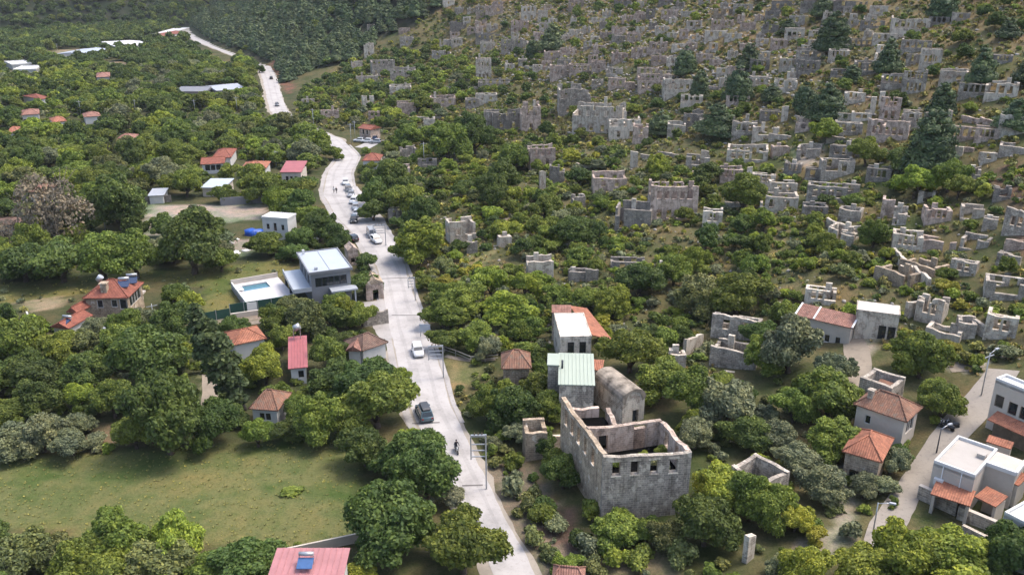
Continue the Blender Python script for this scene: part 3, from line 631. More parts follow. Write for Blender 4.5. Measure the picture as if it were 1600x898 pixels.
def along(name, label, cat, p, q, h, th, mat, post=None, seg=2.4, jag=0, base=.6, group=None, cap=None):
    """fence or garden wall between two picture points on the ground: panels between posts, or one stone wall"""
    a, b_ = hit(*p), hit(*q); d = b_ - a; L = math.hypot(d.x, d.y); yaw = math.atan2(d.y, d.x); k = max(1, int(round(L / seg)))
    r = empty(name, (a.x, a.y, gz(a.x, a.y)), yaw); tag(r, label, cat, group); z0 = r.location.z
    for i in range(k):
        x0, x1 = L * i / k, L * (i + 1) / k; xm = (x0 + x1) / 2; zg = gz(a.x + d.x * xm / L, a.y + d.y * xm / L) - z0
        if post:
            MB().box(x0 + .05, x1 - .002, 0, th, zg + .08, zg + h).build('panel', M[mat], r); MB().box(x0 - .05, x0 + .05, -.03, th + .03, zg - .5, zg + h + .1).build('post', M[post], r)
        else:
            mb = MB(); wall_geo(mb, x1 - x0 - .004, h + zg if False else h, th, (), jag, base + .8, Matrix.Translation((x0, 0, zg))); w_ = mb.build('wall_section', M[mat], r)
            if cap: MB().box(x0, x1 - .004, -.05, th + .05, zg + h, zg + h + .1).build('coping', M[cap], r)
    return r
along('garden_fence', 'dark green netting fence under the pool terrace wall', 'fence', (360, 490), (446, 477), 1.7, .06, 'green_screen', 'steel')
along('garden_fence', 'dark green netting fence away from the pool, stepped lower than its neighbour', 'fence', (317, 504), (360, 496), 1.7, .06, 'green_screen', 'steel')
along('garden_wall', 'low pale garden wall under the dark green netting fence', 'wall', (361, 498), (446, 486), .9, .3, 'beige_wall', seg=4)
# stone house with hip roof, solar panels and stepped wings
s = house('stone_house', 'large stone house with a red hip roof, dormer and solar panels by the field', (128, 466), (200, 465), 4.4, br=(221, 441), wall='stone_warm', roof='tile_red', rtype='hip', rh=2.0, opens={'front': lambda L: [(L * .26, L * .26 + 1, 2.5, 3.9), (L * .60, L * .60 + 1, 2.6, 3.9), (L * .80, L * .80 + 1.8, 2.2, 4.0), (L * .62, L * .62 + 1, .3, 1.3)], 'east': W_(4, 2.2, 4.0, 1.5)})
W0, D0, H0, yw = root_info[s.name]
solar(s, W0 * .30, D0 * .30, H0 + .9, s=.9, rz=.2); solar(s, W0 * .36, D0 * .62, H0 + .7, s=.9, rz=.2); chimney(s, -W0 * .06, D0 * .2, H0 + .3, H0 + 2.1, 'stone_warm', 1.0)
MB().tube((-W0 * .36, D0 * .62, H0 + 1.5), (-W0 * .28, D0 * .62, H0 + 2.2), .5, n=10).build('water_tank', M['steel'], s)
house('house_wing', 'red tiled wing stepping down from the large stone house, next to its gable', (103, 487), (121, 489), 2.9, br=(134, 468), wall='stone_warm', roof='tile_red', rtype='gable', rh=.9, axis='y', cat='house wing')
w2 = house('annex', 'small white annex with an orange-red roof and one flat solar panel', (78, 510), (107, 513), 2.5, br=(119, 489), wall='white_wall', roof='tile_red', rtype='gable', rh=.8, axis='y', opens={'front': lambda L: [(L * .6, L * .6 + .8, 1.1, 2.0)]}, cat='annex')
W0, D0, H0, yw = root_info[w2.name]; solar(w2, .1, .6, H0 + .25, s=.8, tilt=.3)
along('terrace_paving_wall', 'pale stepped paving edge beside the large stone house', 'wall', (203, 480), (228, 456), .35, 1.2, 'beige_wall', seg=1.6)
along('yard_gate_wall', 'white rendered wall end by the orchard near the white annex', 'wall', (58, 525), (45, 497), 1.3, .25, 'white_wall', seg=4)
house('car_shelter', 'small grey roofed car shelter below the large stone house', (160, 513), (181, 513), 2.3, D=4, wall='grey_wall', roof='grey_trim', rtype='shed', rh=.4, over=.2, skip=('front',), cat='shelter', panes=False)
# cottages between the field and the road
house('orange_roof_cottage', 'low cottage with a wide orange tiled roof under the pool terrace fence', (364, 539), (417, 528), 2.8, br=(418, 505), wall='white_wall', roof='tile_orange', rtype='hip', rh=1.1, cat='cottage')
c5 = house('red_metal_roof_house', 'white house with a dark pink sheet metal roof and a steel water tank', (450, 576), (481, 573), 2.7, bl=(458, 534), wall='white', roof='roof_red_metal', rtype='shed', rh=.9, opens={'front': lambda L: [(L * .45, L * .45 + .9, .9, 2.1)]})
W0, D0, H0, yw = root_info[c5.name]
MB().tube((-.4, D0 - .8, H0 + 2.5), (.5, D0 - .8, H0 + 2.9), .5, n=10).build('water_tank', M['steel'], c5)
for q in (-.5, .5): MB().box(q - .06, q + .06, D0 - .9, D0 - .8, H0 - .2, H0 + 2.4).build('tank_leg', M['steel'], c5)
house('pinkish_roof_cottage', 'cottage with a faded pinkish roof adjoining a dark brown hip roof by the road', (540, 547), (564, 548), 2.7, bl=(533, 529), wall='white_wall', roof='tile_pink', rtype='gable', rh=.7, axis='y', cat='cottage')
house('brown_roof_cottage', 'cottage with a dark brown and red hip roof close to the road', (566, 548), (607, 534), 2.7, bl=(560, 524), wall='white_wall', roof='tile_brown', rtype='hip', rh=1.3, cat='cottage')
house('hip_roof_cottage', 'small white cottage with a weathered brown hip roof among orchard trees', (388, 638), (434, 641), 2.7, br=(440, 612), wall='white_wall', roof='tile_old', rtype='hip', rh=1.6, cat='cottage', opens={'front': W_(2, .9, 2, .8)})
house('lean_to_shed', 'tiny shed with a flat red roof behind the weathered brown hip cottage', (458, 632), (480, 630), 2.3, bl=(458, 623), wall='stone_warm', roof='tile_red', rtype='shed', rh=.3, over=.15, cat='shed')
f9 = house('farm_shed', 'shed with a broad faded red metal roof and blue solar collector by the meadow', (414, 912), (534, 912), 4.2, br=(531, 862), wall='white_wall', roof='roof_pink_metal', rtype='shed', rh=.5, cat='shed')
W0, D0, H0, yw = root_info[f9.name]; solar(f9, -.2, D0 * .30, H0 + .45, 'solar_blue', .35, .72)
def seams(root, W0, D0, z0, z1, n, mat, over=.35):
    for k in range(n):
        x = -W0 / 2 + over + (W0 - 2 * over) * (k + .5) / n; MB().add([(x - .04, .03, z0 + .004), (x + .04, .03, z0 + .004), (x + .04, D0 - .03, z1 + .004), (x - .04, D0 - .03, z1 + .004), (x - .03, .03, z0 + .06), (x + .03, .03, z0 + .06), (x + .03, D0 - .03, z1 + .06), (x - .03, D0 - .03, z1 + .06)], [(4, 5, 6, 7), (0, 1, 5, 4), (1, 2, 6, 5), (2, 3, 7, 6), (3, 0, 4, 7)]).build('roof_seam', M[mat], root)
seams(f9, *root_info[f9.name][:3], root_info[f9.name][2] + .5, 11, 'roof_pink_metal'); seams(c5, *root_info[c5.name][:3], root_info[c5.name][2] + .9, 5, 'roof_red_metal')
along('meadow_fence_wall', 'grey concrete garden wall behind the faded red metal roof, by the meadow', 'wall', (424, 876), (565, 846), 1.1, .2, 'beige_wall', seg=2.5)
wc = house('cube_house', 'plain white two-storey cube house with a flat white roof among trees', (408, 339), (449, 342), 6.0, bl=(420, 331), wall='white_wall', roof='white', rtype='flat', over=.1, parapet=.12, opens={'front': lambda L: [(L * .14, L * .14 + .8, 3.3, 4.6), (L * .42, L * .42 + .8, 3.0, 4.9), (L * .72, L * .72 + .8, 3.3, 4.6), (L * .08, L * .08 + .5, .8, 1.4), (L * .22, L * .22 + .5, .8, 1.4), (L * .4, L * .4 + .7, .7, 1.5)]})
# farmhouses deeper in the valley
for name, lab, fl, fr, bl, h, kw in (
    ('farmhouse', 'farmhouse with a dark red hip roof, behind its red roofed twin', (330, 247), (361, 246), (344, 233), 4, dict(roof='tile_red', rtype='hip', rh=1.5)),
    ('farmhouse', 'white farmhouse with a red roof and three front windows, in front of its twin', (313, 257), (351, 255), (318, 247), 3.8, dict(roof='tile_red', rtype='gable', rh=1.0, opens={'front': W_(3, .9, 2.6, 1.6)})),
    ('farmhouse', 'long farmhouse with an orange-red hip roof and pale walls', (375, 264), (416, 263), (386, 253), 3.6, dict(roof='tile_orange', rtype='hip', rh=1.2, opens={'front': W_(4, .9, 2.2, 1.1)})),
    ('farmhouse', 'pinkish farmhouse with a flat-topped red roof next to the blue canopy', (437, 269), (471, 269), (440, 259), 4.6, dict(roof='roof_red_metal', wall='beige_wall', rtype='shed', rh=1.4, opens={'front': W_(3, 1, 2.4, .9)})),
    ('blue_roof_shed', 'open shed with a pale blue sheet metal roof', (313, 293), (351, 293), (318, 281), 3.2, dict(roof='blue_roof', rtype='shed', rh=.4, wall='beige_wall')),
    ('pale_shed', 'pale grey shed with a blue barrel under its eave', (230, 306), (256, 305), (232, 297), 2.8, dict(roof='grey_trim', rtype='shed', rh=.4, wall='white_wall')),
    ('roadside_house', 'roadside house with a red hip roof behind a white forecourt wall', (565, 252), (593, 250), (570, 243), 3.6, dict(roof='tile_red', rtype='hip', rh=1.4)),
    ('old_house', 'pinkish old house with a red roof and two arched windows behind the parked cars', (559, 201), (579, 202), (562, 194), 5.2, dict(roof='tile_red', wall='stone_pink', rtype='gable', rh=1.0, opens={'front': W_(2, 2.2, 4.0, .9)})),
    ('valley_house', 'valley house with a pink roof at the far end of the village trees', (33, 180), (62, 178), (38, 172), 3.6, dict(roof='tile_pink', rtype='hip', rh=1.2)),
    ('valley_house', 'valley house with a small orange roof next to a yellow shrub', (82, 191), (105, 189), (86, 184), 3.6, dict(roof='tile_orange', rtype='hip', rh=1.2)),
    ('valley_house', 'valley house with a faded red roof in front of the yellow bushes', (131, 183), (158, 181), (136, 177), 3.6, dict(roof='tile_pink', rtype='hip', rh=1.2)),
    ('valley_house', 'valley house with a deep red roof and one white wall', (63, 155), (80, 153), (66, 146), 4.2, dict(roof='tile_red', rtype='hip', rh=1.2)),
    ('valley_house', 'valley house with a low pinkish roof beside the purple shade', (180, 219), (208, 218), (185, 211), 3.2, dict(roof='tile_pink', rtype='hip', rh=1.2)),
    ('valley_house', 'valley cottage with a small orange roof beside the field edge trees', (11, 207), (27, 206), (14, 199), 3.4, dict(roof='tile_orange', rtype='hip', rh=1.0)),
    ('valley_house', 'brownish-pink roofed house behind the copper tree', (43, 300), (74, 299), (48, 290), 3.4, dict(roof='tile_pink', rtype='hip', rh=1.2)),
    ('long_barn', 'long low barn with a dark red roof beside the copper tree', (-20, 353), (31, 350), (-16, 342), 3.0, dict(roof='tile_brown', rtype='gable', rh=.8)),
    ('greenhouse', 'long white greenhouse at the foot of the mountain', (180, 73), (235, 70), (184, 64), 3.2, dict(roof='white', wall='white', rtype='gable', rh=1.0)),
    ('greenhouse', 'grey-white greenhouse set askew before the long white one', (136, 85), (176, 77), (142, 74), 3.0, dict(roof='grey_roof', wall='white', rtype='gable', rh=1.0)),
    ('flat_white_building', 'flat white building, the rear one of two on the valley edge', (18, 102), (50, 100), (22, 96), 3.4, dict(roof='white', wall='white_wall', rtype='flat')),
    ('flat_white_building', 'flat white building, the lower front one of two on the valley edge', (20, 110), (56, 109), (22, 104), 2.6, dict(roof='white', wall='white_wall', rtype='flat')),
    ('warehouse', 'long dark blue-grey warehouse roof with a white end wall', (274, 143), (322, 143), (270, 136), 2.6, dict(roof='grey_wall', wall='grey_wall', rtype='gable', rh=1.2)),
    ('warehouse', 'second blue-grey warehouse standing towards the road from the first', (338, 142), (384, 138), (338, 133), 2.6, dict(roof='grey_trim', wall='grey_wall', rtype='gable', rh=1.2)),
    ('roadhouse', 'low red roofed roadhouse at the far end of the road', (250, 58), (292, 50), (256, 52), 4, dict(roof='tile_red', rtype='hip', rh=1.4)),
    ('roadhouse', 'white walled building on the far road behind the red roadhouse', (262, 54), (296, 44), (268, 46), 4, dict(roof='white', wall='white', rtype='flat')),
    ('valley_house', 'white house with a pinkish roof between the tan fields and the warehouse', (150, 121), (172, 120), (154, 114), 4, dict(roof='tile_pink', rtype='hip', rh=1.2)),
):
    house(name, lab, fl, fr, h * .78, bl=bl, cat='house' if 'house' in name and 'ware' not in name and 'green' not in name else 'building', **{**dict(wall='white_wall', guard=.38), **kw})
# old buildings along the near slope
b18 = house('white_roof_stone_house', 'stone house with a flat bright white roof and two dark windows', (875, 528), (925, 524), 5.0, bl=(856, 492), wall='stone_white', roof='white', rtype='flat', over=.05, parapet=.1, opens={'front': lambda L: [(L * .24, L * .24 + .95, 2.5, 4.3), (L * .62, L * .62 + .95, 2.5, 4.3)], 'west': W_(3, 1, 2.4, .8)}, t=.5, frame='dark_trim')
def at_z(px, py, z):
    d = ray(px, py); t = (z - CAMH) / d[2]; return Vector((float(d[0] * t), float(d[1] * t), z))
zb = b18.location.z; P4 = [at_z(926, 523, zb + 4.7), at_z(957, 531, zb + 3.7), at_z(917, 481, zb + 3.7), at_z(889, 477, zb + 4.7)]
lt = empty('orange_lean_to', (P4[0].x, P4[0].y, zb)); tag(lt, 'long orange-tiled lean-to roof along the hill side of the white-roofed stone house', 'lean-to')
Q4 = [q - lt.location for q in P4]; MB().add([q - Vector((0, 0, .14)) for q in Q4] + Q4, [(0, 3, 2, 1), (4, 5, 6, 7), (0, 1, 5, 4), (1, 2, 6, 5), (2, 3, 7, 6), (3, 0, 4, 7)]).build('roof', M['tile_orange'], lt)
for f_ in (.04, .5, .96): q = Q4[1].lerp(Q4[2], f_); MB().box(q.x - .1, q.x + .06, q.y - .08, q.y + .08, -2, q.z - .14).build('post', M['wood'], lt)
PROTECT.append((892, 480, 955, 528, 540)); FOOT.append(((P4[0].x + P4[2].x) / 2, (P4[0].y + P4[2].y) / 2, 2.5, 5, math.radians(20)))
house('rear_annex', 'reddish tiled annex tucked behind the white-roofed stone house', (862, 489), (893, 487), 4.6, bl=(864, 481), wall='stone', roof='tile_pink', rtype='shed', rh=.5, cat='annex', over=.1)
b19 = house('green_roof_stone_house', 'stone house with a pale green sheet metal roof', (872, 602), (930, 600), 5.6, bl=(869, 556), wall='stone', roof='green_roof', rtype='shed', rh=.5, rh1=.7, opens={'west': W_(3, 2.6, 4.2, .8)}, t=.5, over=.15)
W0, D0, H0, yw = root_info[b19.name]
seams(b19, W0, D0, H0, H0 + .7, 9, 'green_roof', .1)
MB().box(-W0 / 2 - 1.5, -W0 / 2 + .12, D0 * .52, D0 - .2, H0 + .55, H0 + .69).build('side_roof', M['green_roof'], b19); MB().box(-W0 / 2 - 1.4, -W0 / 2 + .14, D0 * .55, D0 - .3, -1, H0 + .52).build('side_wall', M['stone'], b19)
MB().tube((-W0 / 2 + .5, D0 * .5, H0), (-W0 / 2 + .5, D0 * .5, H0 + 1.5), .14, n=8).build('stove_pipe', M['dark_trim'], b19)
house('tiny_orange_roof', 'tiny orange tiled roof beside the pale green sheet metal roof', (929, 578), (938, 578), 4.4, bl=(924, 563), wall='stone', roof='tile_orange', rtype='shed', rh=.3, over=.1, cat='lean-to')
house('white_outhouse', 'small white outhouse between the pale green roof and the stone chapel', (929, 596), (942, 594), 2.8, D=2.2, wall='white', roof='white', rtype='flat', over=.05, parapet=0, cat='outhouse')
# vaulted chapel
loc, yaw, W0, D0, He = frame3((972, 628), (1009, 615), 3.6, bl=(941, 594)); D0 = max(D0, 7); ch = empty('stone_chapel', loc, yaw)
mb = MB(); ng = 12; prof = [(-W0 / 2 * math.cos(PI * k / ng), 3.6 + 1.45 * math.sin(PI * k / ng) ** .85) for k in range(ng + 1)]
ring = lambda y, off: [(x * (1 + off / W0 * 2), y, z + off) for x, z in prof] + [(x * (1 - .5 / W0 * 2), y, z - .35) for x, z in reversed(prof)]
mb.loft([ring(-.1, .0), ring(D0 + .1, .0)]); mb.build('vaulted_roof', M['moss_roof'], ch)
for side, y0 in (('front', 0), ('back', D0 - .5)):
    mb = MB(); wall_geo(mb, W0 - .2, 3.6, .5, [(W0 * .45, W0 * .45 + .9, 0, 2.0)] if side == 'front' else (), 0, 2, Matrix.Translation((-W0 / 2 + .1, y0, 0))); w_ = mb.build('wall', M['stone_pale'], ch)
    V = [(x * .92, y0 + dy, (3.6 if k in (0, ng) else z - .2)) for dy in (0, .5) for k, (x, z) in enumerate(prof)]; n_ = ng + 1
    MB().add(V, [tuple(range(n_)), tuple(reversed(range(n_, 2 * n_)))] + [(k, n_ + k, n_ + k + 1, k + 1) for k in range(ng)]).build('gable', M['stone_pale'], ch)
for x in (-W0 / 2 + .1, W0 / 2 - .6): MB().box(x, x + .5, .503, D0 - .503, -2, 3.62).build('wall', M['stone_pale'], ch)
MB().box(-.35 + W0 * .02, .5 + W0 * .02, .3, .36, 0, 2.0).build('door', M['dark_trim'], ch)
register(ch, W0, D0, 6, 'vaulted stone chapel with a brown mossy barrel roof beside the big ruin', 'chapel')
house('round_roof_hut', 'old stone hut with a broken orange hip roof beside the footpath', (783, 578), (831, 573), 3.4, bl=(778, 553), wall='stone_warm', roof='tile_old', rtype='hip', rh=1.7, cat='hut', opens={'front': lambda L: [(L * .66, L * .66 + .9, 0, 2)]}, panes=False)
house('arched_hut', 'small stone hut with a dark arched doorway beside the villa and the road', (571, 444), (599, 441), 3.2, D=4, wall='stone_pink', roof='stone_warm', rtype='gable', rh=.9, axis='y', over=.05, cat='hut', opens={'front': lambda L: [(L * .38, L * .38 + 1, -.2, 1.9)]}, panes=False)
house('roadside_hut', 'pinkish stone hut with a square dark window between the villa and the road', (543, 392), (560, 390), 3.2, D=3.5, wall='stone_pink', roof='stone_pink', rtype='gable', rh=.8, axis='y', over=.05, cat='hut', opens={'front': lambda L: [(L * .25, L * .25 + .8, .6, 1.6)]}, panes=False)
# right-hand village
rl = house('long_red_roof_house', 'long low house with a faded red roof edged in white', (1240, 499), (1334, 505), 3.4, bl=(1234, 479), wall='beige_wall', roof='tile_pink', rtype='shed', rh=.9, opens={'front': W_(4, 1, 2.2, .8)})
W0, D0, H0, yw = root_info[rl.name]
for x in (-W0 / 2, -W0 * .18, W0 / 2 - .25): MB().add([(x, 0, H0 + .01), (x + .25, 0, H0 + .01), (x + .25, D0, H0 + .92), (x, D0, H0 + .92), (x, 0, H0 + .12), (x + .25, 0, H0 + .12), (x + .25, D0, H0 + 1.02), (x, D0, H0 + 1.02)], [(0, 3, 2, 1), (4, 5, 6, 7), (0, 1, 5, 4), (1, 2, 6, 5), (2, 3, 7, 6), (3, 0, 4, 7)]).build('verge_trim', M['white'], rl)
house('white_roof_lane_house', 'stone house with flat white roof and two dark doors beside the long red roof', (1338, 487), (1408, 489), 4.2, bl=(1336, 467), wall='stone_pale', roof='white', rtype='flat', over=.1, parapet=.05, opens={'front': lambda L: [(L * .56, L * .56 + 1, .3, 2.6), (L * .78, L * .78 + 1, .3, 2.6)]}, frame='dark_trim', t=.5)
hh = house('hip_roof_house', 'grey rendered house with a mottled orange hip roof by the lane', (1333, 630), (1417, 659), 4.9, br=(1449, 622), wall='beige_wall', roof='tile_old', rtype='hip', rh=1.6, opens={'east': W_(3, 2.6, 4.2, .9), 'front': lambda L: [(L * .2, L * .2 + .7, 2.8, 3.9)]})
W0, D0, H0, yw = root_info[hh.name]; chimney(hh, -W0 * .28, D0 * .3, H0 + .2, H0 + 1.7, 'stone_pale', .6)
house('lower_hip_house', 'old stone house with an orange hip roof, just below the mottled hip roof', (1315, 706), (1379, 720), 4.0, bl=(1324, 660), wall='stone_warm', roof='tile_orange', rtype='hip', axis='y', inset=2.4, rh=1.5, opens={'front': lambda L: [(L * .18, L * .18 + 1, 0, 2.1), (L * .55, L * .55 + .9, 1, 2.2)]}, frame='wood')
wh = house('white_hill_house', 'tall white flat-roofed house with square windows at the lane bend', (1556, 592), (1648, 632), 6.2, bl=(1574, 582), wall='beige_wall', roof='white', rtype='flat', over=.0, parapet=.3, opens={'front': lambda L: [(L * .06, L * .06 + 1.0, 3.2, 4.7), (L * .30, L * .30 + 1.0, 3.0, 4.5), (L * .5, L * .5 + 1, 3, 4.5), (L * .1, L * .1 + .6, 1.4, 2)]}, frame='wood')
house('terracotta_awning', 'terracotta tiled awning on posts under the tall white house', (1543, 653), (1604, 684), 2.7, bl=(1556, 642), wall='wood', roof='tile_orange', rtype='shed', rh=.6, over=.1, skip=('front', 'west', 'east'), cat='awning', panes=False)
bh = house('parapet_house', 'beige house with a tan flat roof and wide white parapet beside the lane', (1459, 722), (1523, 747), 4.5, bl=(1498, 674), wall='beige_wall', roof='tan_roof', rtype='flat', over=.0, parapet=.35)
W0, D0, H0, yw = root_info[bh.name]
bx = MB().box(W0 / 2 + .004, W0 / 2 + 2.8, D0 * .5, D0 - .02, -1, H0).build('side_block', M['beige_wall'], bh)
for q in ((W0 / 2 + .004, W0 / 2 + 2.8, D0 * .5 - .15, D0 * .5 + .15), (W0 / 2 + 2.65, W0 / 2 + 2.95, D0 * .5, D0)): MB().box(*q, H0 - .1, H0 + .33).build('parapet', M['white'], bh)
for k_, q in enumerate((.25, .7)): MB().tube((-W0 / 2 + W0 * q, -.06, .2), (-W0 / 2 + W0 * q, -.06, H0), .05, n=6).build('drain_pipe', M['white'], bh)
MB().box(-W0 / 2 + .4, -W0 / 2 + 1.3, -.42, -.03, 2.4, 3.1).build('air_conditioner', M['white'], bh); MB().box(W0 * .2, W0 * .2 + .8, D0 * .6, D0 * .6 + .8, H0, H0 + .5).build('roof_hatch', M['tan_roof'], bh)
house('terracotta_terrace', 'terracotta tiled lean-to roof below the front wall of the parapet house', (1454, 771), (1516, 790), 2.5, bl=(1463, 752), wall='beige_wall', roof='tile_orange', rtype='shed', rh=.4, over=.1, skip=('front',), cat='lean-to', panes=False)
house('terracotta_terrace', 'small terracotta tiled roof at the far corner of the parapet house terrace', (1522, 776), (1556, 790), 2.4, bl=(1536, 762), wall='beige_wall', roof='tile_orange', rtype='shed', rh=.4, over=.1, skip=('front', 'west'), cat='lean-to', panes=False)
house('terracotta_terrace', 'terracotta tiled roof strip against the hill side of the parapet house', (1566, 748), (1592, 757), 2.9, bl=(1576, 728), wall='beige_wall', roof='tile_orange', rtype='shed', rh=.4, over=.1, cat='lean-to', panes=False)
house('terracotta_terrace', 'terracotta roof between the parapet house and the tall white house', (1540, 690), (1580, 700), 2.9, bl=(1546, 682), wall='beige_wall', roof='tile_orange', rtype='shed', rh=.3, over=.1, cat='lean-to', panes=False)
house('corner_white_house', 'white flat-roofed house cut by the picture edge under the parapet house', (1568, 806), (1640, 836), 5.0, bl=(1590, 775), wall='white_wall', roof='white', rtype='flat', over=.0, parapet=.3, opens={'front': lambda L: [(L * .2, L * .2 + .8, 1.0, 2.2), (L * .5, L * .5 + .8, 1, 2.2)]})
along('compound_wall', 'stone compound wall around the terrace of the parapet house', 'wall', (1432, 778), (1492, 806), 1.6, .4, 'stone', seg=3, cap='beige_wall')
along('compound_wall', 'curved stone wall running from the terrace towards the corner white house', 'wall', (1494, 810), (1562, 834), 1.3, .4, 'stone', seg=3, cap='beige_wall')
along('compound_wall', 'lower terrace stone wall above the bright green trees', 'wall', (1500, 835), (1556, 858), 1.0, .4, 'stone_pale', seg=3)
house('roadside_roof', 'small pinkish tiled roof at the near edge beside the main road', (862, 904), (914, 908), 2.6, bl=(872, 882), wall='stone', roof='tile_pink', rtype='hip', rh=.7, cat='shed')
# ------------------------------------------------------------------ the big ruin, room by room, from its own corners
zt = 0
A = hit(943, 716, 8.2); B = hit(1082, 697, 8.2); base_z = min(gz(A.x, A.y), gz(B.x, B.y)); topz = (A.z + B.z) / 2
big = empty('big_ruin', (A.x, A.y, base_z), math.atan2(B.y - A.y, B.x - A.x)); ry = big.rotation_euler.z
W0 = math.hypot(B.x - A.x, B.y - A.y); H0 = topz - base_z
def loc_of(px, py):
    d = ray(px, py); t = (topz - CAMH) / d[2]; x, y = d[0] * t - A.x, d[1] * t - A.y
    return x * math.cos(ry) + y * math.sin(ry), -x * math.sin(ry) + y * math.cos(ry)
PBL, PP, PBR, PBK, PBK2 = loc_of(877, 617), loc_of(914, 667), loc_of(1037, 650), loc_of(900, 618), loc_of(951, 606)
DL = PBL[1]; DM = (PP[1] + PBR[1]) / 2
wt = .55; W0b, H0b = W0, H0
def bwall(L, H, Mx, opens, mat='stone_pale', jag=.6, base=3.0, sills=False, collapse=0):
    mb = MB(); o_ = wall_geo(mb, L, H, wt, opens, jag, base, Mx, collapse); w_ = mb.build('wall', M[mat], big)
    k = max(3, int(L / .7))       # coping stones that stand proud of the broken top
    for a, b_, c, d in o_:
        if sills: MB().box(a - .12, b_ + .12, -.1, wt * .6, c - .14, c - .004, Mx).build('sill', M['stone_white'], w_)
        if sills and d - c > 1: MB().box(a - .18, b_ + .18, -.04, wt + .04, d + .004, d + .2, Mx).build('lintel', M['stone_white'], w_)
    return w_
bwall(W0, H0, Matrix.Identity(4), [(W0 * f - .43, W0 * f + .43, H0 - 2.6, H0 - .95) for f in (.15, .36, .58, .80)], 'stone', sills=True)
T_ = lambda x, y, a: Matrix.Translation((x, y, 0)) @ Matrix.Rotation(a, 4, 'Z')
LW = math.hypot(PBL[0], DL - wt); bwall(LW, H0, T_(PBL[0], DL, math.atan2(-(DL - wt), -PBL[0])), [(LW * f - .4, LW * f + .4, H0 - 3.0, H0 - .9) for f in (.14, .30, .46, .62, .80)], 'stone_warm', sills=True)
RX_, RY_ = PBR[0] - W0, PBR[1] - wt; RW = math.hypot(RX_, RY_); bwall(RW, H0, T_(W0, wt, math.atan2(RY_, RX_)), [(RW * f - .45, RW * f + .45, H0 - 2.6, H0 - .8) for f in (.3, .68)], 'stone_pink')
xl = PBL[0] * DM / DL; pa = math.atan2(PBR[1] - PP[1], PBR[0] - PP[0]); bwall(math.hypot(PBR[1] - PP[1], PBR[0] - PP[0]) - wt, H0 - .1, T_(PP[0] + wt * .6, PP[1] - wt * .2, pa), [(1.3, 2.4, H0 - 3.3, H0 - 1.3), (W0 * .58, W0 * .58 + 1.6, H0 - 4.6, H0 - .6)], 'stone_pink')
bwall(W0 * .42, H0 - 1.4, T_(PBL[0] + wt, DL - wt, 0), [], 'stone_pink', .5)
bwall(DL - DM - .5, H0 - 1.2, T_(W0 * .55 + PBL[0] * .7, DM + .1, PI / 2), [(1.4, 2.3, 1.2, 3.4)], 'stone_pink', .8)
bwall(W0 * .3, H0 - 2.2, T_(W0 * .60 + PBL[0] * .7, DM + 2.6, 0), [], 'stone_pink', .8)
MB().box(W0 * .3, W0 * .42, DM + .9, DM + 1.7, H0 - 2.9, H0 - 2.4).build('fallen_slab', M['stone_white'], big)
MB().add([(xl + wt, DM + .05, -2), (W0 * .54 + xl, DM + .05, -2), (W0 * .54 + PBL[0], DL - wt, -2), (PBL[0] + wt, DL - wt, -2), (xl + wt, DM + .05, H0 - 2.9), (W0 * .54 + xl, DM + .05, H0 - 2.9), (W0 * .54 + PBL[0], DL - wt, H0 - 2.9), (PBL[0] + wt, DL - wt, H0 - 2.9)], [(4, 5, 6, 7), (0, 1, 5, 4), (1, 2, 6, 5), (2, 3, 7, 6), (3, 0, 4, 7)]).build('earth_floor', ground.data.materials[0], big); MB().add([(wt, wt + .01, H0 - 3.5), (W0 - wt, wt + .01, H0 - 3.5), (PBR[0] - wt, PBR[1] - .3, H0 - 3.5), (PP[0] + wt, PP[1] - .3, H0 - 3.5), (wt, wt + .01, -2), (W0 - wt, wt + .01, -2), (PBR[0] - wt, PBR[1] - .3, -2), (PP[0] + wt, PP[1] - .3, -2)], [(0, 1, 2, 3), (4, 5, 1, 0), (5, 6, 2, 1), (6, 7, 3, 2), (7, 4, 0, 3)]).build('earth_floor', ground.data.materials[0], big)
register(big, W0, DL, H0, 'big pale roofless stone ruin with a row of four windows across its front', 'ruin', guard=.8)
FOOT.append((A.x + W0 / 2 * math.cos(ry) - 3 * math.sin(ry) * -1 * 0, A.y + 2, W0 / 2 + 1, DL * .55, ry))
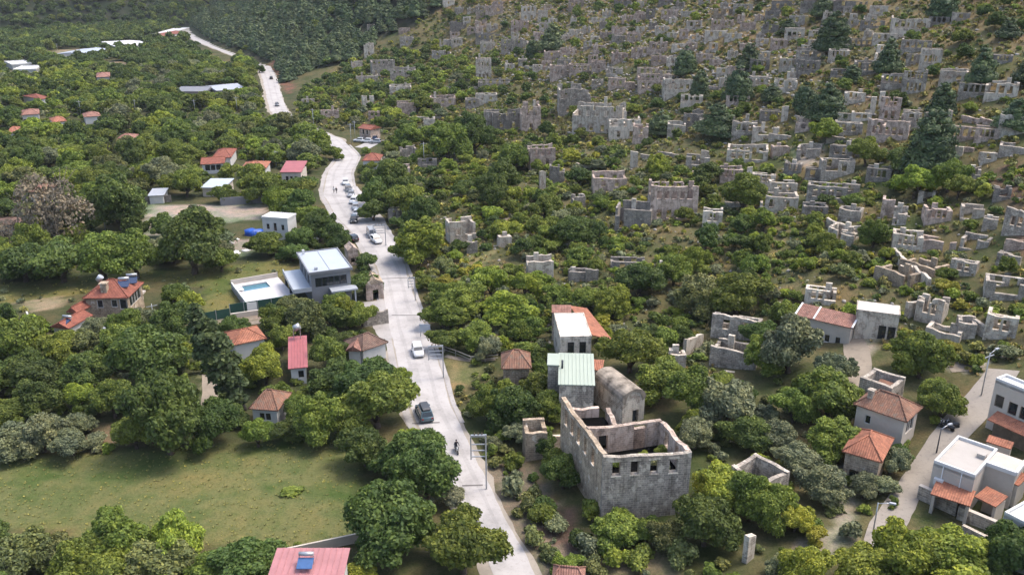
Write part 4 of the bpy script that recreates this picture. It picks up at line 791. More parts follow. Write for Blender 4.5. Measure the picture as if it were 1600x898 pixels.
# ------------------------------------------------------------------ ruined houses on the slope
TONE = dict(g='stone', p='stone_pale', k='stone_pink', d='stone_dark', w='stone_white', y='stone_warm')
WORDS = dict(g='grey', p='pale', k='pinkish', d='dark grey', w='whitish', y='tan')
NUM = ['no', 'one', 'two', 'three', 'four', 'five', 'six', 'seven', 'eight']
def ruin(px, py, wpx, hpx, n=2, tone='g', yo=0, st=None, dr=.74, col=.09, jag=.6, low=None, name='ruined_house', label=None, sides=True):
    p = hit(px, py); sc = F / float(proj(p.x, p.y, p.z)[2]); W = max(2.2, wpx / sc)
    vcos = math.cos(math.atan2(CAMH - p.z, math.hypot(p.x, p.y))); H = min(9, max(2.0, 1.0 * hpx / (sc * vcos))); n = n + 1 if n and wpx > 26 else n
    yaw = -math.atan2(p.x, p.y) + math.radians(yo); D = max(2.5, min(W * dr, 9))
    r = empty(name, (p.x, p.y, gz(p.x, p.y)), yaw); t = .5
    st = (2 if H > 5.4 else 1) if st is None else st
    def rows(L, n):
        if n <= 0: return []
        ww = min(1.0, (L - 1.2) / max(n, 1) * .60)
        if st == 2: return grid_opens(L, n, H * .58, min(H - .5, H * .58 + 1.7), ww) + grid_opens(L, max(1, n - 1), .6, 2.4, ww, door=None)
        z0 = H * .34; return grid_opens(L, n, z0, min(H - .4, z0 + 1.6), ww)
    op = {'front': rows(W, n), 'back': rows(W, max(0, n - rng.randint(0, 1))), 'west': rows(D - 2 * t, rng.randint(0, 2)), 'east': rows(D - 2 * t, rng.randint(0, 2))}
    col = rng.uniform(.04, .22) if n != 4 else .06; jag = rng.uniform(.2, .8); hts = {'front': H * rng.uniform(.9, 1.02), 'back': H * rng.uniform(.7, 1.1), 'west': H * rng.uniform(.6, 1.02), 'east': H * rng.uniform(.6, 1.02)}
    if low: hts[low] = H * .45; op[low] = []
    four_walls(r, W, D, H, t, M[TONE[tone]], op, jag, 2.5, col, hts)
    if rng.random() < .35 and W > 5:
        mb = MB(); wall_geo(mb, D - 2 * t - .02, H * .75, .4, [], .8, 2, Matrix.Translation((W * rng.uniform(-.15, .2), t + .01, 0)) @ Matrix.Rotation(PI / 2, 4, 'Z')); mb.build('partition_wall', M[TONE[tone]], r)
    if rng.random() < .4:
        x = rng.uniform(-.3, .3) * W; MB().box(x - .45, x + .45, D - t - .5, D - t - .01, -1, H * 1.12).build('chimney_breast', M['stone_white' if rng.random() < .5 else TONE[tone]], r)
    if name == 'ruined_house':
        big_w = 'large' if wpx > 48 else 'small' if wpx < 26 else ''
        d = f"{big_w} {WORDS[tone]} {NUM[min(n, 8)] + '-window' if n else 'blank-walled'} ruin".strip()
        THINGS.append([r, px, py - hpx / 2, wpx, d, label])
    register(r, W, D, H, label, 'ruin', 'roofless ruins on the slope' if name == 'ruined_house' else None, guard=.5)
    return r
RUINS = [  # px, py (foot of the front), width, height, windows, tone, yaw offset
    (1052, 345, 72, 58, 4, 'k', 8), (1112, 356, 30, 30, 1, 'w', 0), (988, 358, 56, 34, 0, 'd', -6), (953, 300, 52, 24, 1, 'k', 6), (866, 290, 16, 34, 0, 'd', 0), (724, 378, 42, 34, 1, 'p', 14), (625, 345, 34, 20, 2, 'g', 6),
    (845, 440, 40, 34, 0, 'p', 8), (982, 428, 54, 20, 1, 'd', 4), (1046, 438, 30, 28, 1, 'w', 6), (848, 262, 40, 32, 2, 'k', 10), (872, 288, 20, 22, 0, 'g', 0), (906, 325, 18, 20, 0, 'g', 20),
    (1166, 258, 62, 26, 4, 'p', 0), (1142, 285, 34, 22, 2, 'k', 5), (1192, 290, 36, 18, 2, 'p', 0), (1216, 334, 56, 28, 1, 'p', 5), (1224, 305, 40, 20, 1, 'w', 12), (1290, 318, 60, 28, 3, 'g', 0), (1308, 278, 48, 30, 1, 'g', 10), (1312, 250, 34, 24, 1, 'd', -8), (1328, 305, 26, 18, 1, 'g', 0), (1268, 285, 22, 22, 1, 'd', 0),
    (1416, 392, 44, 26, 3, 'p', 4), (1462, 394, 54, 22, 0, 'k', 6), (1446, 316, 24, 14, 0, 'p', 0), (1583, 368, 36, 44, 1, 'g', -20), (1404, 352, 20, 28, 0, 'g', 0), (1385, 340, 12, 30, 0, 'k', 0),
    (1583, 243, 42, 16, 0, 'g', 0), (1582, 212, 44, 34, 4, 'w', 0), (1500, 222, 56, 26, 3, 'k', 4), (1540, 222, 34, 22, 2, 'k', 0), (1440, 200, 56, 26, 3, 'p', 4), (1384, 222, 60, 34, 4, 'k', -4), (1388, 190, 30, 40, 2, 'k', 0), (1335, 162, 30, 18, 2, 'w', 5), (1320, 190, 24, 14, 1, 'w', 0), (1345, 190, 30, 14, 1, 'p', 0), (1325, 212, 40, 20, 1, 'g', 5),
    (1420, 55, 56, 28, 5, 'p', 2), (1466, 40, 30, 14, 2, 'd', 0), (1500, 34, 26, 14, 1, 'g', 0), (1388, 70, 46, 18, 3, 'p', 4), (1430, 82, 44, 20, 3, 'g', 0), (1380, 24, 42, 14, 1, 'p', 0), (1328, 14, 50, 12, 1, 'd', 0), (1362, 46, 36, 14, 2, 'd', 0), (1345, 74, 40, 12, 3, 'd', 0), (1272, 96, 56, 18, 3, 'g', 0), (1310, 96, 30, 18, 3, 'p', 4), (1354, 118, 38, 22, 3, 'g', 4), (1395, 116, 36, 14, 4, 'g', 0), (1394, 140, 36, 28, 3, 'g', 0), (1426, 146, 34, 36, 4, 'g', 0), (1452, 110, 30, 34, 3, 'p', 4), (1426, 102, 22, 18, 1, 'g', 0), (1488, 132, 40, 22, 1, 'p', 0), (1520, 152, 44, 22, 3, 'g', 0), (1562, 156, 46, 28, 2, 'p', 0), (1565, 100, 28, 14, 3, 'd', 0), (1227, 145, 34, 20, 1, 'w', 4), (1262, 118, 34, 26, 2, 'd', 6), (1235, 112, 36, 22, 3, 'p', 0), (1310, 124, 26, 14, 1, 'd', 0),
    (1240, 66, 30, 22, 2, 'p', 0), (1244, 42, 24, 20, 1, 'g', 0), (1216, 78, 26, 16, 2, 'k', 0), (1220, 20, 30, 18, 1, 'd', 0), (1203, 52, 24, 14, 1, 'd', 0), (1262, 20, 24, 24, 1, 'd', 0),
    (898, 178, 50, 40, 2, 'g', 6), (932, 208, 78, 44, 4, 'p', -8), (976, 218, 48, 34, 2, 'w', 4), (1000, 224, 24, 30, 1, 'k', 0), (1022, 142, 50, 26, 5, 'k', 4), (1060, 148, 44, 24, 3, 'p', 8), (1080, 168, 34, 22, 2, 'p', 0), (1056, 216, 28, 24, 1, 'w', 0), (1082, 202, 30, 26, 2, 'd', 0), (1106, 200, 28, 16, 0, 'g', 0), (1162, 214, 38, 28, 2, 'g', 0), (1195, 218, 40, 20, 1, 'p', 0), (1152, 165, 36, 16, 3, 'k', 0), (1178, 140, 40, 22, 3, 'p', 0),
    (830, 205, 30, 40, 1, 'k', 8), (793, 202, 46, 26, 2, 'd', 4), (768, 202, 24, 28, 1, 'g', 0), (756, 125, 24, 42, 4, 'p', 2), (772, 140, 50, 12, 3, 'g', 0), (716, 50, 26, 16, 0, 'd', 0), (772, 24, 28, 16, 2, 'k', 0), (762, 66, 38, 14, 3, 'd', 0), (800, 82, 34, 20, 4, 'g', 0), (600, 118, 36, 26, 4, 'g', 6), (630, 122, 40, 14, 3, 'g', 0), (577, 88, 16, 18, 1, 'w', 0), (558, 110, 18, 16, 2, 'p', 0), (632, 52, 18, 8, 1, 'k', 0), (636, 72, 22, 14, 1, 'g', 0), (696, 76, 18, 14, 1, 'p', 0), (690, 94, 30, 16, 1, 'g', 0), (574, 132, 34, 14, 1, 'p', 0), (626, 146, 34, 12, 2, 'w', 0), (576, 166, 18, 18, 1, 'w', 6), (585, 188, 18, 14, 2, 'k', 0), (636, 180, 28, 20, 0, 'k', 4), (692, 168, 40, 18, 2, 'k', 0), (738, 170, 22, 16, 2, 'g', 0), (760, 162, 34, 16, 1, 'w', 0), (516, 186, 28, 16, 1, 'k', 0), (482, 166, 20, 12, 2, 'p', 0), (671, 196, 18, 12, 0, 'w', 0), (640, 250, 24, 20, 1, 'g', 10), (668, 262, 30, 14, 1, 'd', 0), (625, 276, 32, 14, 0, 'k', 0), (600, 272, 14, 10, 0, 'd', 0), (580, 48, 12, 10, 1, 'g', 0),
    (826, 32, 24, 22, 3, 'w', 0), (812, 52, 28, 18, 3, 'k', 0), (842, 62, 18, 12, 1, 'k', 0), (848, 34, 16, 18, 1, 'p', 0), (862, 94, 24, 14, 1, 'k', 0), (888, 88, 26, 12, 2, 'k', 0), (905, 64, 12, 12, 2, 'w', 0), (896, 38, 10, 10, 0, 'w', 0), (900, 16, 24, 16, 3, 'k', 0), (948, 28, 14, 12, 2, 'w', 0), (935, 36, 24, 8, 1, 'p', 0), (946, 62, 18, 12, 1, 'k', 0), (966, 58, 22, 18, 2, 'k', 0), (968, 98, 26, 16, 2, 'k', 0), (936, 84, 20, 14, 1, 'k', 0), (972, 12, 26, 12, 1, 'd', 0), (910, 116, 42, 16, 3, 'k', 0), (878, 122, 36, 20, 2, 'k', 4), (935, 114, 22, 18, 1, 'k', 0), (1000, 90, 28, 18, 2, 'k', 0), (1028, 84, 28, 20, 3, 'k', 0), (1030, 102, 26, 14, 1, 'k', 0), (1046, 30, 26, 16, 3, 'k', 0), (1016, 30, 14, 16, 1, 'd', 0), (1020, 46, 12, 12, 1, 'd', 0), (1084, 48, 24, 16, 2, 'p', 0), (1068, 62, 14, 14, 1, 'k', 0), (1080, 80, 18, 14, 2, 'k', 0), (1128, 46, 34, 16, 4, 'k', 0), (1118, 62, 34, 14, 1, 'p', 0), (1145, 64, 26, 12, 1, 'w', 0), (1168, 48, 24, 14, 1, 'k', 0), (1114, 82, 14, 14, 1, 'p', 0), (1100, 96, 26, 12, 1, 'k', 0), (1118, 104, 20, 12, 1, 'k', 0), (1060, 80, 22, 10, 1, 'w', 0), (1050, 104, 18, 14, 1, 'w', 0), (1160, 20, 30, 14, 2, 'g', 0), (1130, 26, 30, 12, 1, 'y', 0), (1100, 8, 18, 12, 1, 'g', 0), (1075, 26, 22, 10, 0, 'g', 0), (1040, 8, 22, 10, 1, 'd', 0), (1000, 14, 12, 12, 1, 'w', 0), (1188, 96, 28, 16, 2, 'p', 0), (1186, 112, 30, 22, 2, 'd', 0), (1206, 30, 22, 12, 1, 'd', 0), (1190, 72, 20, 12, 1, 'p', 0), (1166, 80, 22, 12, 2, 'k', 0), (1296, 40, 26, 10, 1, 'g', 0), (1290, 12, 22, 12, 1, 'p', 0), (780, 10, 18, 8, 1, 'k', 0), (1150, 118, 24, 14, 1, 'k', 0), (1130, 118, 22, 12, 1, 'p', 0), (1012, 120, 34, 14, 2, 'k', 0), (1044, 122, 28, 12, 2, 'g', 0), (960, 120, 26, 14, 1, 'g', 0), (990, 66, 22, 14, 2, 'k', 0), (1000, 52, 14, 10, 1, 'w', 0), (1066, 98, 16, 12, 1, 'g', 0),
    (1143, 576, 72, 30, 0, 'g', -12), (1390, 445, 60, 24, 0, 'y', -32), (1508, 530, 26, 30, 0, 'g', 10), (1560, 530, 44, 40, 1, 'p', 0), (1570, 470, 60, 30, 1, 'g', 6), (1280, 476, 46, 24, 2, 'p', 0), (1448, 505, 40, 44, 1, 'p', -14), (1545, 360, 20, 14, 0, 'g', 0), (1470, 535, 50, 20, 0, 'p', -10), (1430, 430, 60, 20, 0, 'y', -30),
    (905, 440, 30, 14, 0, 'd', 8), (790, 386, 20, 18, 0, 'p', 10), (738, 396, 14, 22, 0, 'g', 0), (648, 408, 12, 28, 0, 'g', 0), (1310, 378, 40, 24, 0, 'p', -28), (1322, 385, 14, 24, 0, 'p', 0), (838, 718, 34, 46, 0, 'y', 10), (1058, 585, 14, 34, 0, 'p', 10),
]
for q in RUINS: ruin(*q)
rs_ = random.Random(21); boxes = [(q[0] - q[2] / 2, q[1] - q[3], q[0] + q[2] / 2, q[1]) for q in RUINS]; made = 0
for _ in range(900):                     # the small shells packed between those listed, up to the top edge of the village
    if made >= 64: break
    x, y = rs_.uniform(700, 1400), rs_.uniform(8, 185)
    if y > 150 - abs(x - 1050) * .10 or x < 760 and y > 90: continue
    w_, h_ = rs_.uniform(12, 24) * (.75 + y / 400), rs_.uniform(9, 15) * (.8 + y / 400); bx_ = (x - w_ / 2, y - h_, x + w_ / 2, y)
    if any(min(bx_[2], o[2]) - max(bx_[0], o[0]) > 2 and min(bx_[3], o[3]) - max(bx_[1], o[1]) > 4 for o in boxes): continue
    boxes.append(bx_); made += 1; ruin(x, y, w_, h_, rs_.choice((1, 2, 2, 3)), rs_.choice('pkwwggkp'), rs_.uniform(-8, 10))
made = 0
for _ in range(600):                     # and those half sunk in the green of the middle slope
    if made >= 22: break
    x, y = rs_.uniform(1080, 1600), rs_.uniform(185, 440)
    if y > 330 + (x - 1080) * .25: continue
    w_, h_ = rs_.uniform(20, 34) * (.7 + y / 700), rs_.uniform(13, 20) * (.8 + y / 700); bx_ = (x - w_ / 2, y - h_, x + w_ / 2, y)
    if any(min(bx_[2], o[2]) - max(bx_[0], o[0]) > -4 and min(bx_[3], o[3]) - max(bx_[1], o[1]) > -2 for o in boxes): continue
    boxes.append(bx_); made += 1; ruin(x, y, w_, h_, rs_.choice((0, 1, 1, 2)), rs_.choice('pkggdgkd'), rs_.uniform(-14, 16))
ra = ruin(1147, 530, 74, 38, 1, 'g', -8, st=1, dr=.4, name='two_level_ruin', label='wide grey ruin wall with one dark window, standing above a lower blank ruin')
loc, yaw, W0, D0, He = frame3((1344, 589), (1394, 604), 4.2, br=(1421, 579)); r = empty('open_house', loc, yaw)
four_walls(r, W0, D0, He, .5, M['stone'], {'east': [(1, 1.9, 1, 2.8), (3, 3.9, 1, 2.8)]}, .3, 2, 0); roof_shed(W0 - 1.4, D0 - 1.4, He - 1.6, He - 1.0, .1); mb = roof_shed(W0 * .5, D0 * .6, He - 1.5, He - .9, .1); mb.v = [(x + W0 * .1, y + .7, z) for x, y, z in mb.v]; mb.build('inner_roof', M['tile_old'], r)
register(r, W0, D0, He, 'grey roofless house with a small red roof inside, behind the mottled hip roof', 'ruin')
loc, yaw, W0, D0, He = frame3((1143, 726), (1198, 750), 4.0, br=(1213, 716)); r = empty('courtyard_ruin', loc, yaw)
four_walls(r, W0, D0, He, .5, M['stone'], {}, .5, 2.5, 0); register(r, W0, D0, He, 'grey roofless courtyard ruin with green growth inside, on the hill side of the big ruin', 'ruin')
def fragment(px, py, wpx, hpx, tone, yo, label):
    p = hit(px, py); sc = F / float(proj(p.x, p.y, p.z)[2]); W = wpx / sc; H = hpx / sc / .85
    r = empty('wall_fragment', (p.x, p.y, gz(p.x, p.y)), -math.atan2(p.x, p.y) + math.radians(yo)); mb = MB(); wall_geo(mb, W, H, .55, (), .8, 2, Matrix.Translation((-W / 2, 0, 0)), .1); mb.build('wall', M[TONE[tone]], r)
    register(r, W, .6, H, label, 'ruin', 'free-standing wall fragments', guard=.7); THINGS.append([r, px, py - hpx / 2, wpx, label or f'lone {WORDS[tone]} upright wall fragment', label])
for q in ((1172, 876, 20, 44, 'w', 60, 'tall narrow whitish wall end under the big tree, near the lane'), (1085, 548, 50, 24, 'p', 60, None), (848, 300, 10, 30, 'p', 20, None), (990, 262, 12, 24, 'p', 0, None), (1085, 268, 10, 30, 'w', 0, None), (1100, 258, 12, 22, 'p', 0, None), (1310, 360, 46, 14, 'p', -30, None), (780, 384, 18, 16, 'p', 10, None), (1225, 190, 10, 22, 'w', 0, None), (1362, 180, 8, 26, 'w', 0, None), (1376, 168, 8, 22, 'w', 0, None), (872, 700, 14, 20, 'p', 30, None), (1148, 582, 34, 18, 'p', 0, None), (1480, 195, 10, 20, 'p', 0, None), (1255, 200, 20, 16, 'k', 0, None), (925, 440, 20, 18, 'd', 10, None), (1170, 280, 8, 18, 'w', 0, None), (588, 508, 40, 24, 'g', 12, 'grey stone wall corner beside the road forecourt')): fragment(*q)
# ------------------------------------------------------------------ vehicles
def wheel(root, x, y, r, w):
    MBw = MB().tube((x - w / 2, y, r), (x + w / 2, y, r), r, n=14, smooth=False); t = MBw.build('wheel', M['tyre'], root)
    s = 1 if x > 0 else -1
    MB().tube((x + s * w * .30, y, r), (x + s * (w / 2 + .012), y, r), r * .62, n=10, smooth=False).build('rim', M['rim'], t)
def car(px, py, paint, label, L=3.8, Wd=1.68, Hh=1.45, yaw=None, turn=0, rack=False, face=1, van=False):
    p = hit(px, py); T = RL[np.argmin(np.hypot(RL[:, 0] - p.x, RL[:, 1] - p.y))]; i = int(np.argmin(np.hypot(RL[:, 0] - p.x, RL[:, 1] - p.y))); i = min(max(i, 1), len(RL) - 2)
    d = RL[i + 1] - RL[i - 1]; yw = math.atan2(d[1], d[0]) - PI / 2 + math.radians(turn) + (0 if face > 0 else PI)
    r = empty('parked_car' if 'parked' in label else 'car', (p.x, p.y, gz(p.x, p.y) + .07), yw); tag(r, label, 'car', 'cars on and beside the main road')
    pm = M['car_' + paint]; h = Wd / 2
    def ring(y, zb, zt, w, tp=.9): return [(-w, y, zb), (w, y, zb), (w * 1.0, y, zb + (zt - zb) * .6), (w * tp, y, zt), (-w * tp, y, zt), (-w * 1.0, y, zb + (zt - zb) * .6)]
    a, bk = L / 2, -L / 2
    body = MB().loft([ring(bk, .38, .80, h * .82), ring(bk + .12, .26, .92, h * .95), ring(bk + .9, .22, .95, h), ring(a - 1.1, .22, .93, h), ring(a - .35, .24, .80, h * .95), ring(a - .05, .32, .66, h * .82), ring(a, .38, .56, h * .7)], smooth=True).build('body', pm, r)
    c0, c1, c2, c3 = (bk + .1, bk + .35, a - (1.75 if not van else 1.3), a - (1.05 if not van else .7))
    g = lambda y, w, z: [(-w, y, .9), (w, y, .9), (w * .86, y, z), (-w * .86, y, z)]
    cab = MB().add([(-h * .9, c0, .9), (h * .9, c0, .9), (h * .9, c3, .9), (-h * .9, c3, .9), (-h * .74, c1, Hh), (h * .74, c1, Hh), (h * .74, c2, Hh), (-h * .74, c2, Hh)], [(4, 5, 6, 7), (0, 1, 5, 4), (1, 2, 6, 5), (2, 3, 7, 6), (3, 0, 4, 7)]).build('cabin', pm, r)
    lerp = lambda p, q, t: tuple(p[k] + (q[k] - p[k]) * t for k in range(3))
    def pane(name, P, ins, nrm):
        c = tuple(sum(q[k] for q in P) / 4 for k in range(3)); V = [tuple(c[k] + (q[k] - c[k]) * ins + nrm[k] * .012 for k in range(3)) for q in P]; V2 = [tuple(v[k] - nrm[k] * .03 for k in range(3)) for v in V]
        MB().add(V + V2, [(0, 1, 2, 3), (7, 6, 5, 4), (0, 4, 5, 1), (1, 5, 6, 2), (2, 6, 7, 3), (3, 7, 4, 0)]).build(name, M['glass'], r)
    pane('windshield', [(h * .88, c3, .93), (-h * .88, c3, .93), (-h * .72, c2, Hh - .03), (h * .72, c2, Hh - .03)], .94, (0, .6, .8))
    pane('rear_window', [(-h * .88, c0, .95), (h * .88, c0, .95), (h * .72, c1, Hh - .03), (-h * .72, c1, Hh - .03)], .86, (0, -.9, .3))
    for s in (-1, 1): pane('side_window', [(s * h * .9, c0 + .2, .95), (s * h * .9, c3 - .1, .95), (s * h * .74, c2, Hh - .05), (s * h * .74, c1 + .1, Hh - .05)][::s], .9, (s * .95, 0, .3))
    for x in (-h + .1, h - .1):
        for y in (bk + .8, a - .85): wheel(r, x, y, .31, .22)
    for s in (-1, 1):
        MB().box(s * h * .62 - .17, s * h * .62 + .17, a - .16, a - .02, .56, .68).build('headlight', M['lamp'], r); MB().box(s * h * .70 - .12, s * h * .70 + .12, bk - .015, bk + .1, .62, .82).build('tail_light', M['tail'], r)
        MB().box(s * (h + .02) - .09, s * (h + .02) + .09, c3 - .25, c3 - .13, .92, 1.06).build('wing_mirror', pm, r)
    if rack:
        MB().loft([ring(c1 + .1, Hh + .03, Hh + .25, h * .55), ring(c1 + .4, Hh + .02, Hh + .38, h * .62), ring(c2 - .2, Hh + .02, Hh + .36, h * .6), ring(c2 + .1, Hh + .03, Hh + .2, h * .5)]).build('roof_box', M['dark_trim'], r)
    x_, y_, dp = proj(p.x, p.y, p.z); w_ = 2.4 * F / float(dp); PROTECT.append((px - w_, py - w_, px + w_, py + w_ * .2, py))
    return r
car(653, 553, 'white', 'white hatchback driving on the pale road between the two cottages', face=-1)
car(663, 650, 'teal', 'dark teal car with a black roof box driving on the pale road', L=4.5, Wd=1.85, Hh=1.6, rack=True, face=1)
car(581, 369, 'silver', 'silver van parked in front of the gantry frame', L=4.6, Wd=1.85, Hh=1.85, face=-1, van=True, turn=-4)
car(588, 379, 'white', 'white car parked close behind the silver van', face=-1, turn=10)
car(551, 376, 'black', 'black car parked alone on the villa side of the road', face=1, turn=12)
for i, (x, y, c, lab) in enumerate(((553, 347, 'black', 'black car parked last in the row, next to the dry bushes'), (558, 337, 'white', 'white car parked second from the dry bushes in the roadside row'), (556, 327, 'silver', 'silver car parked third from the dry bushes in the roadside row'), (553, 317, 'white', 'white van-like car parked in the middle of the roadside row'), (549, 307, 'silver', 'silver car parked beside the small gantry in the roadside row'), (545, 298, 'grey', 'grey car parked just past the small gantry in the roadside row'), (540, 288, 'white', 'white car parked first in the roadside row, near the two walkers'))):
    car(x, y, c, lab, face=-1, turn=(-14, -22, -8, -25, -12, 4, 0)[i])
for x, y, c, lab in ((561, 222, 'white', 'white car parked in the bend car park, next to the lane wall'), (573, 223, 'white', 'long white car parked in the middle of the bend car park'), (581, 219, 'navy', 'dark blue car parked at the back of the bend car park'), (587, 224, 'silver', 'silver car parked at the hill end of the bend car park')):
    car(x, y, c, lab, turn=60)
car(424, 124, 'black', 'tiny dark car far away on the straight road stretch', face=1); car(433, 166, 'grey', 'tiny grey car on the far road bend', face=-1)
car(172, 524, 'white', 'white car parked in the yard under the grey car shelter'); car(186, 525, 'silver', 'silver car parked in the yard next to the white one')
# ------------------------------------------------------------------ people and scooters
def person(loc, yaw, label, top='cloth_dark', legs='cloth_dark', sit=False, stride=.15, group=None):
    if sit: J = [(0, 0, .82), (0, .03, 1.1), (0, .06, 1.36), (0, .08, 1.5), (0, .1, 1.64)]
    else: J = [(0, 0, .95), (0, 0, 1.2), (0, .01, 1.42), (0, .02, 1.53), (0, .03, 1.66)]
    R_ = [.14, .135, .15, .055, .10]; V = list(J); E = [(0, 1), (1, 2), (2, 3), (3, 4)]; R = list(R_)
    for s in (-1, 1):
        k = len(V)
        if sit: V += [(s * .2, .05, 1.36), (s * .26, .25, 1.16), (s * .24, .5, 1.1), (s * .22, .58, 1.1)]
        else: V += [(s * .2, 0, 1.42), (s * .25, -s * stride * .4, 1.14), (s * .25, -s * stride * .5 + .05, .9), (s * .24, -s * stride * .5 + .08, .78)]
        E += [(2, k), (k, k + 1), (k + 1, k + 2), (k + 2, k + 3)]; R += [.065, .05, .038, .03]
        k = len(V)
        if sit: V += [(s * .12, .05, .8), (s * .17, .42, .72), (s * .16, .36, .34), (s * .16, .48, .3)]
        else: V += [(s * .1, 0, .9), (s * .1, s * stride * .6 + .03, .5), (s * .1, s * stride, .09), (s * .1, s * stride + .16, .05)]
        E += [(0, k), (k, k + 1), (k + 1, k + 2), (k + 2, k + 3)]; R += [.095, .065, .045, .04]
    me = bpy.data.meshes.new('person'); me.from_pydata(V, E, []); o = bpy.data.objects.new('person', me); C.objects.link(o)
    sk = o.modifiers.new('skin', 'SKIN')
    for q, rr in zip(me.skin_vertices[0].data, R): q.radius = (rr, rr)
    me.skin_vertices[0].data[0].use_root = True; o.modifiers.new('s', 'SUBSURF').levels = 1
    dg = bpy.context.evaluated_depsgraph_get(); nm = bpy.data.meshes.new_from_object(o.evaluated_get(dg)); o.modifiers.clear(); o.data = nm; nm.name = 'person'
    nm.materials.clear()
    for m_ in (M['skin'], M[top], M[legs]): nm.materials.append(m_)
    for p in nm.polygons: z = p.center.z; p.material_index = 0 if z > 1.49 else (1 if z > (.86 if sit else .93) else 2); p.use_smooth = True
    o.location = loc; o.rotation_euler = (0, 0, yaw); tag(o, label, 'person', group)
    hb = MB(); hb.loft([[(.105 * rr * math.cos(2 * PI * k / 8), .03 + (.07 if sit else 0) + .11 * rr * math.sin(2 * PI * k / 8), z) for k in range(8)] for rr, z in ((1.0, 1.66), (1.05, 1.72), (.7, 1.78), (.2, 1.80))], smooth=True).build('hair', M['cloth_dark'], o)
    return o
def scooter(px, py, label, yaw, paint='car_black'):
    p = hit(px, py); r = empty('motor_scooter', (p.x, p.y, gz(p.x, p.y) + .07), yaw); tag(r, label, 'scooter', 'scooters')
    MB().loft([[(-w, y, z0), (w, y, z0), (w * .8, y, z1), (-w * .8, y, z1)] for y, w, z0, z1 in ((-.75, .08, .45, .62), (-.5, .16, .32, .7), (0, .17, .3, .68), (.15, .15, .22, .34), (.42, .15, .22, .34), (.5, .14, .3, .8), (.58, .07, .6, .95))], smooth=True).build('body', M[paint], r)
    MB().box(-.13, .13, -.62, .0, .72, .80).build('seat', M['dark_trim'], r); MB().tube((-.33, .5, 1.0), (.33, .5, 1.0), .02, n=6).build('handlebar', M['steel'], r); MB().tube((0, .5, .9), (0, .66, .25), .03, n=6).build('fork', M['steel'], r)
    for y in (-.55, .68): wheel(r, .001, y, .24, .1)
    MB().box(-.06, .06, .58, .64, .74, .86).build('headlight', M['lamp'], r); return r
sc_ = scooter(713, 706, 'small scooter ridden by a dark clad rider on the pale road', math.radians(200), 'car_white')
person(tuple(sc_.location), math.radians(200), 'rider in dark clothes sitting on the small scooter', sit=True)
p = hit(526, 303); person((p.x, p.y, gz(p.x, p.y) + .07), .3, 'walker in dark clothes on the road, the one closer to the parked cars', 'cloth_dark', 'cloth_dark')
p = hit(522, 302); person((p.x, p.y, gz(p.x, p.y) + .07), .2, 'walker in a white top on the road next to the dark clad walker', 'cloth_white', 'cloth_dark')
for i, (x, y) in enumerate(((1480, 672), (1487, 668), (1476, 666))): scooter(x, y, ['dark scooter parked by the lane, front one of three', 'dark scooter parked by the lane, beside the lane wall', 'dark scooter parked by the lane, rear one of three'][i], math.radians(40 + 30 * i))
# ------------------------------------------------------------------ gantries, poles, signs, rails
def gantry(px, py, hpx, wpx, label, side=-1):
    p = hit(px, py); sc = F / float(proj(p.x, p.y, p.z)[2]); H = hpx / sc / .86; w = wpx / sc; r = empty('power_gantry', (p.x, p.y, gz(p.x, p.y)), -math.atan2(p.x, p.y)); tag(r, label, 'gantry', 'power gantries along the road')
    b_ = .09
    MB().box(-b_, b_, -b_, b_, -.5, H).build('post', M['steel'], r); x1 = side * w
    MB().box(min(0, x1) - .0 + (b_ if side > 0 else 0), max(0, x1) - (b_ if side < 0 else 0), -.1, .1, H - .25, H - .02).build('top_beam', M['steel'], r)
    MB().box(x1 - .07, x1 + .07, -.07, .07, H * .56, H - .26).build('hanger', M['steel'], r)
    for k in range(3): z = H * (.60 + .11 * k); MB().box(min(0, x1) + .08, max(0, x1) - .14, -.05, .05, z, z + .11).build('crossbar', M['steel'], r)
    for k in range(3): x = x1 * (.25 + .25 * k); MB().tube((x, 0, H - .02), (x, 0, H + .28), .07, .04, n=6).build('insulator', M['wood'], r)
    PROTECT.append((px - wpx, py - hpx, px + 4, py - 6, py))
gantry(760, 764, 84, 23, 'tall steel power gantry closest to the camera, beside the road'); gantry(693, 590, 48, 22, 'steel power gantry beside the white hatchback and the footpath'); gantry(603, 384, 30, 18, 'steel power gantry behind the silver van'); gantry(551, 312, 14, 10, 'small steel gantry in the roadside row of parked cars'); gantry(649, 470, 34, 10, 'steel power gantry on the road verge across from the arched hut')
def pole(px, py, hpx, label, arm=True, mat='steel', lamp=False, r0=.09):
    p = hit(px, py); sc = F / float(proj(p.x, p.y, p.z)[2]); H = min(13, hpx / sc / .9); r = empty('utility_pole', (p.x, p.y, gz(p.x, p.y)), rng.uniform(-.6, .6)); tag(r, label, 'pole', 'utility poles')
    MB().tube((0, 0, -.5), (0, 0, H), r0, r0 * .6, n=8).build('post', M[mat], r)
    if arm: MB().box(-.9, .9, -.05, .05, H - .5, H - .38).build('crossarm', M[mat], r)
    if lamp: MB().tube((0, 0, H - .1), (1.1, 0, H + .25), .05, n=6).build('lamp_arm', M['steel'], r); MB().box(1.0, 1.6, -.13, .13, H + .18, H + .32).build('lamp_head', M['grey_trim'], r)
    PROTECT.append((px - 4, py - hpx, px + 4, py - 4, py))
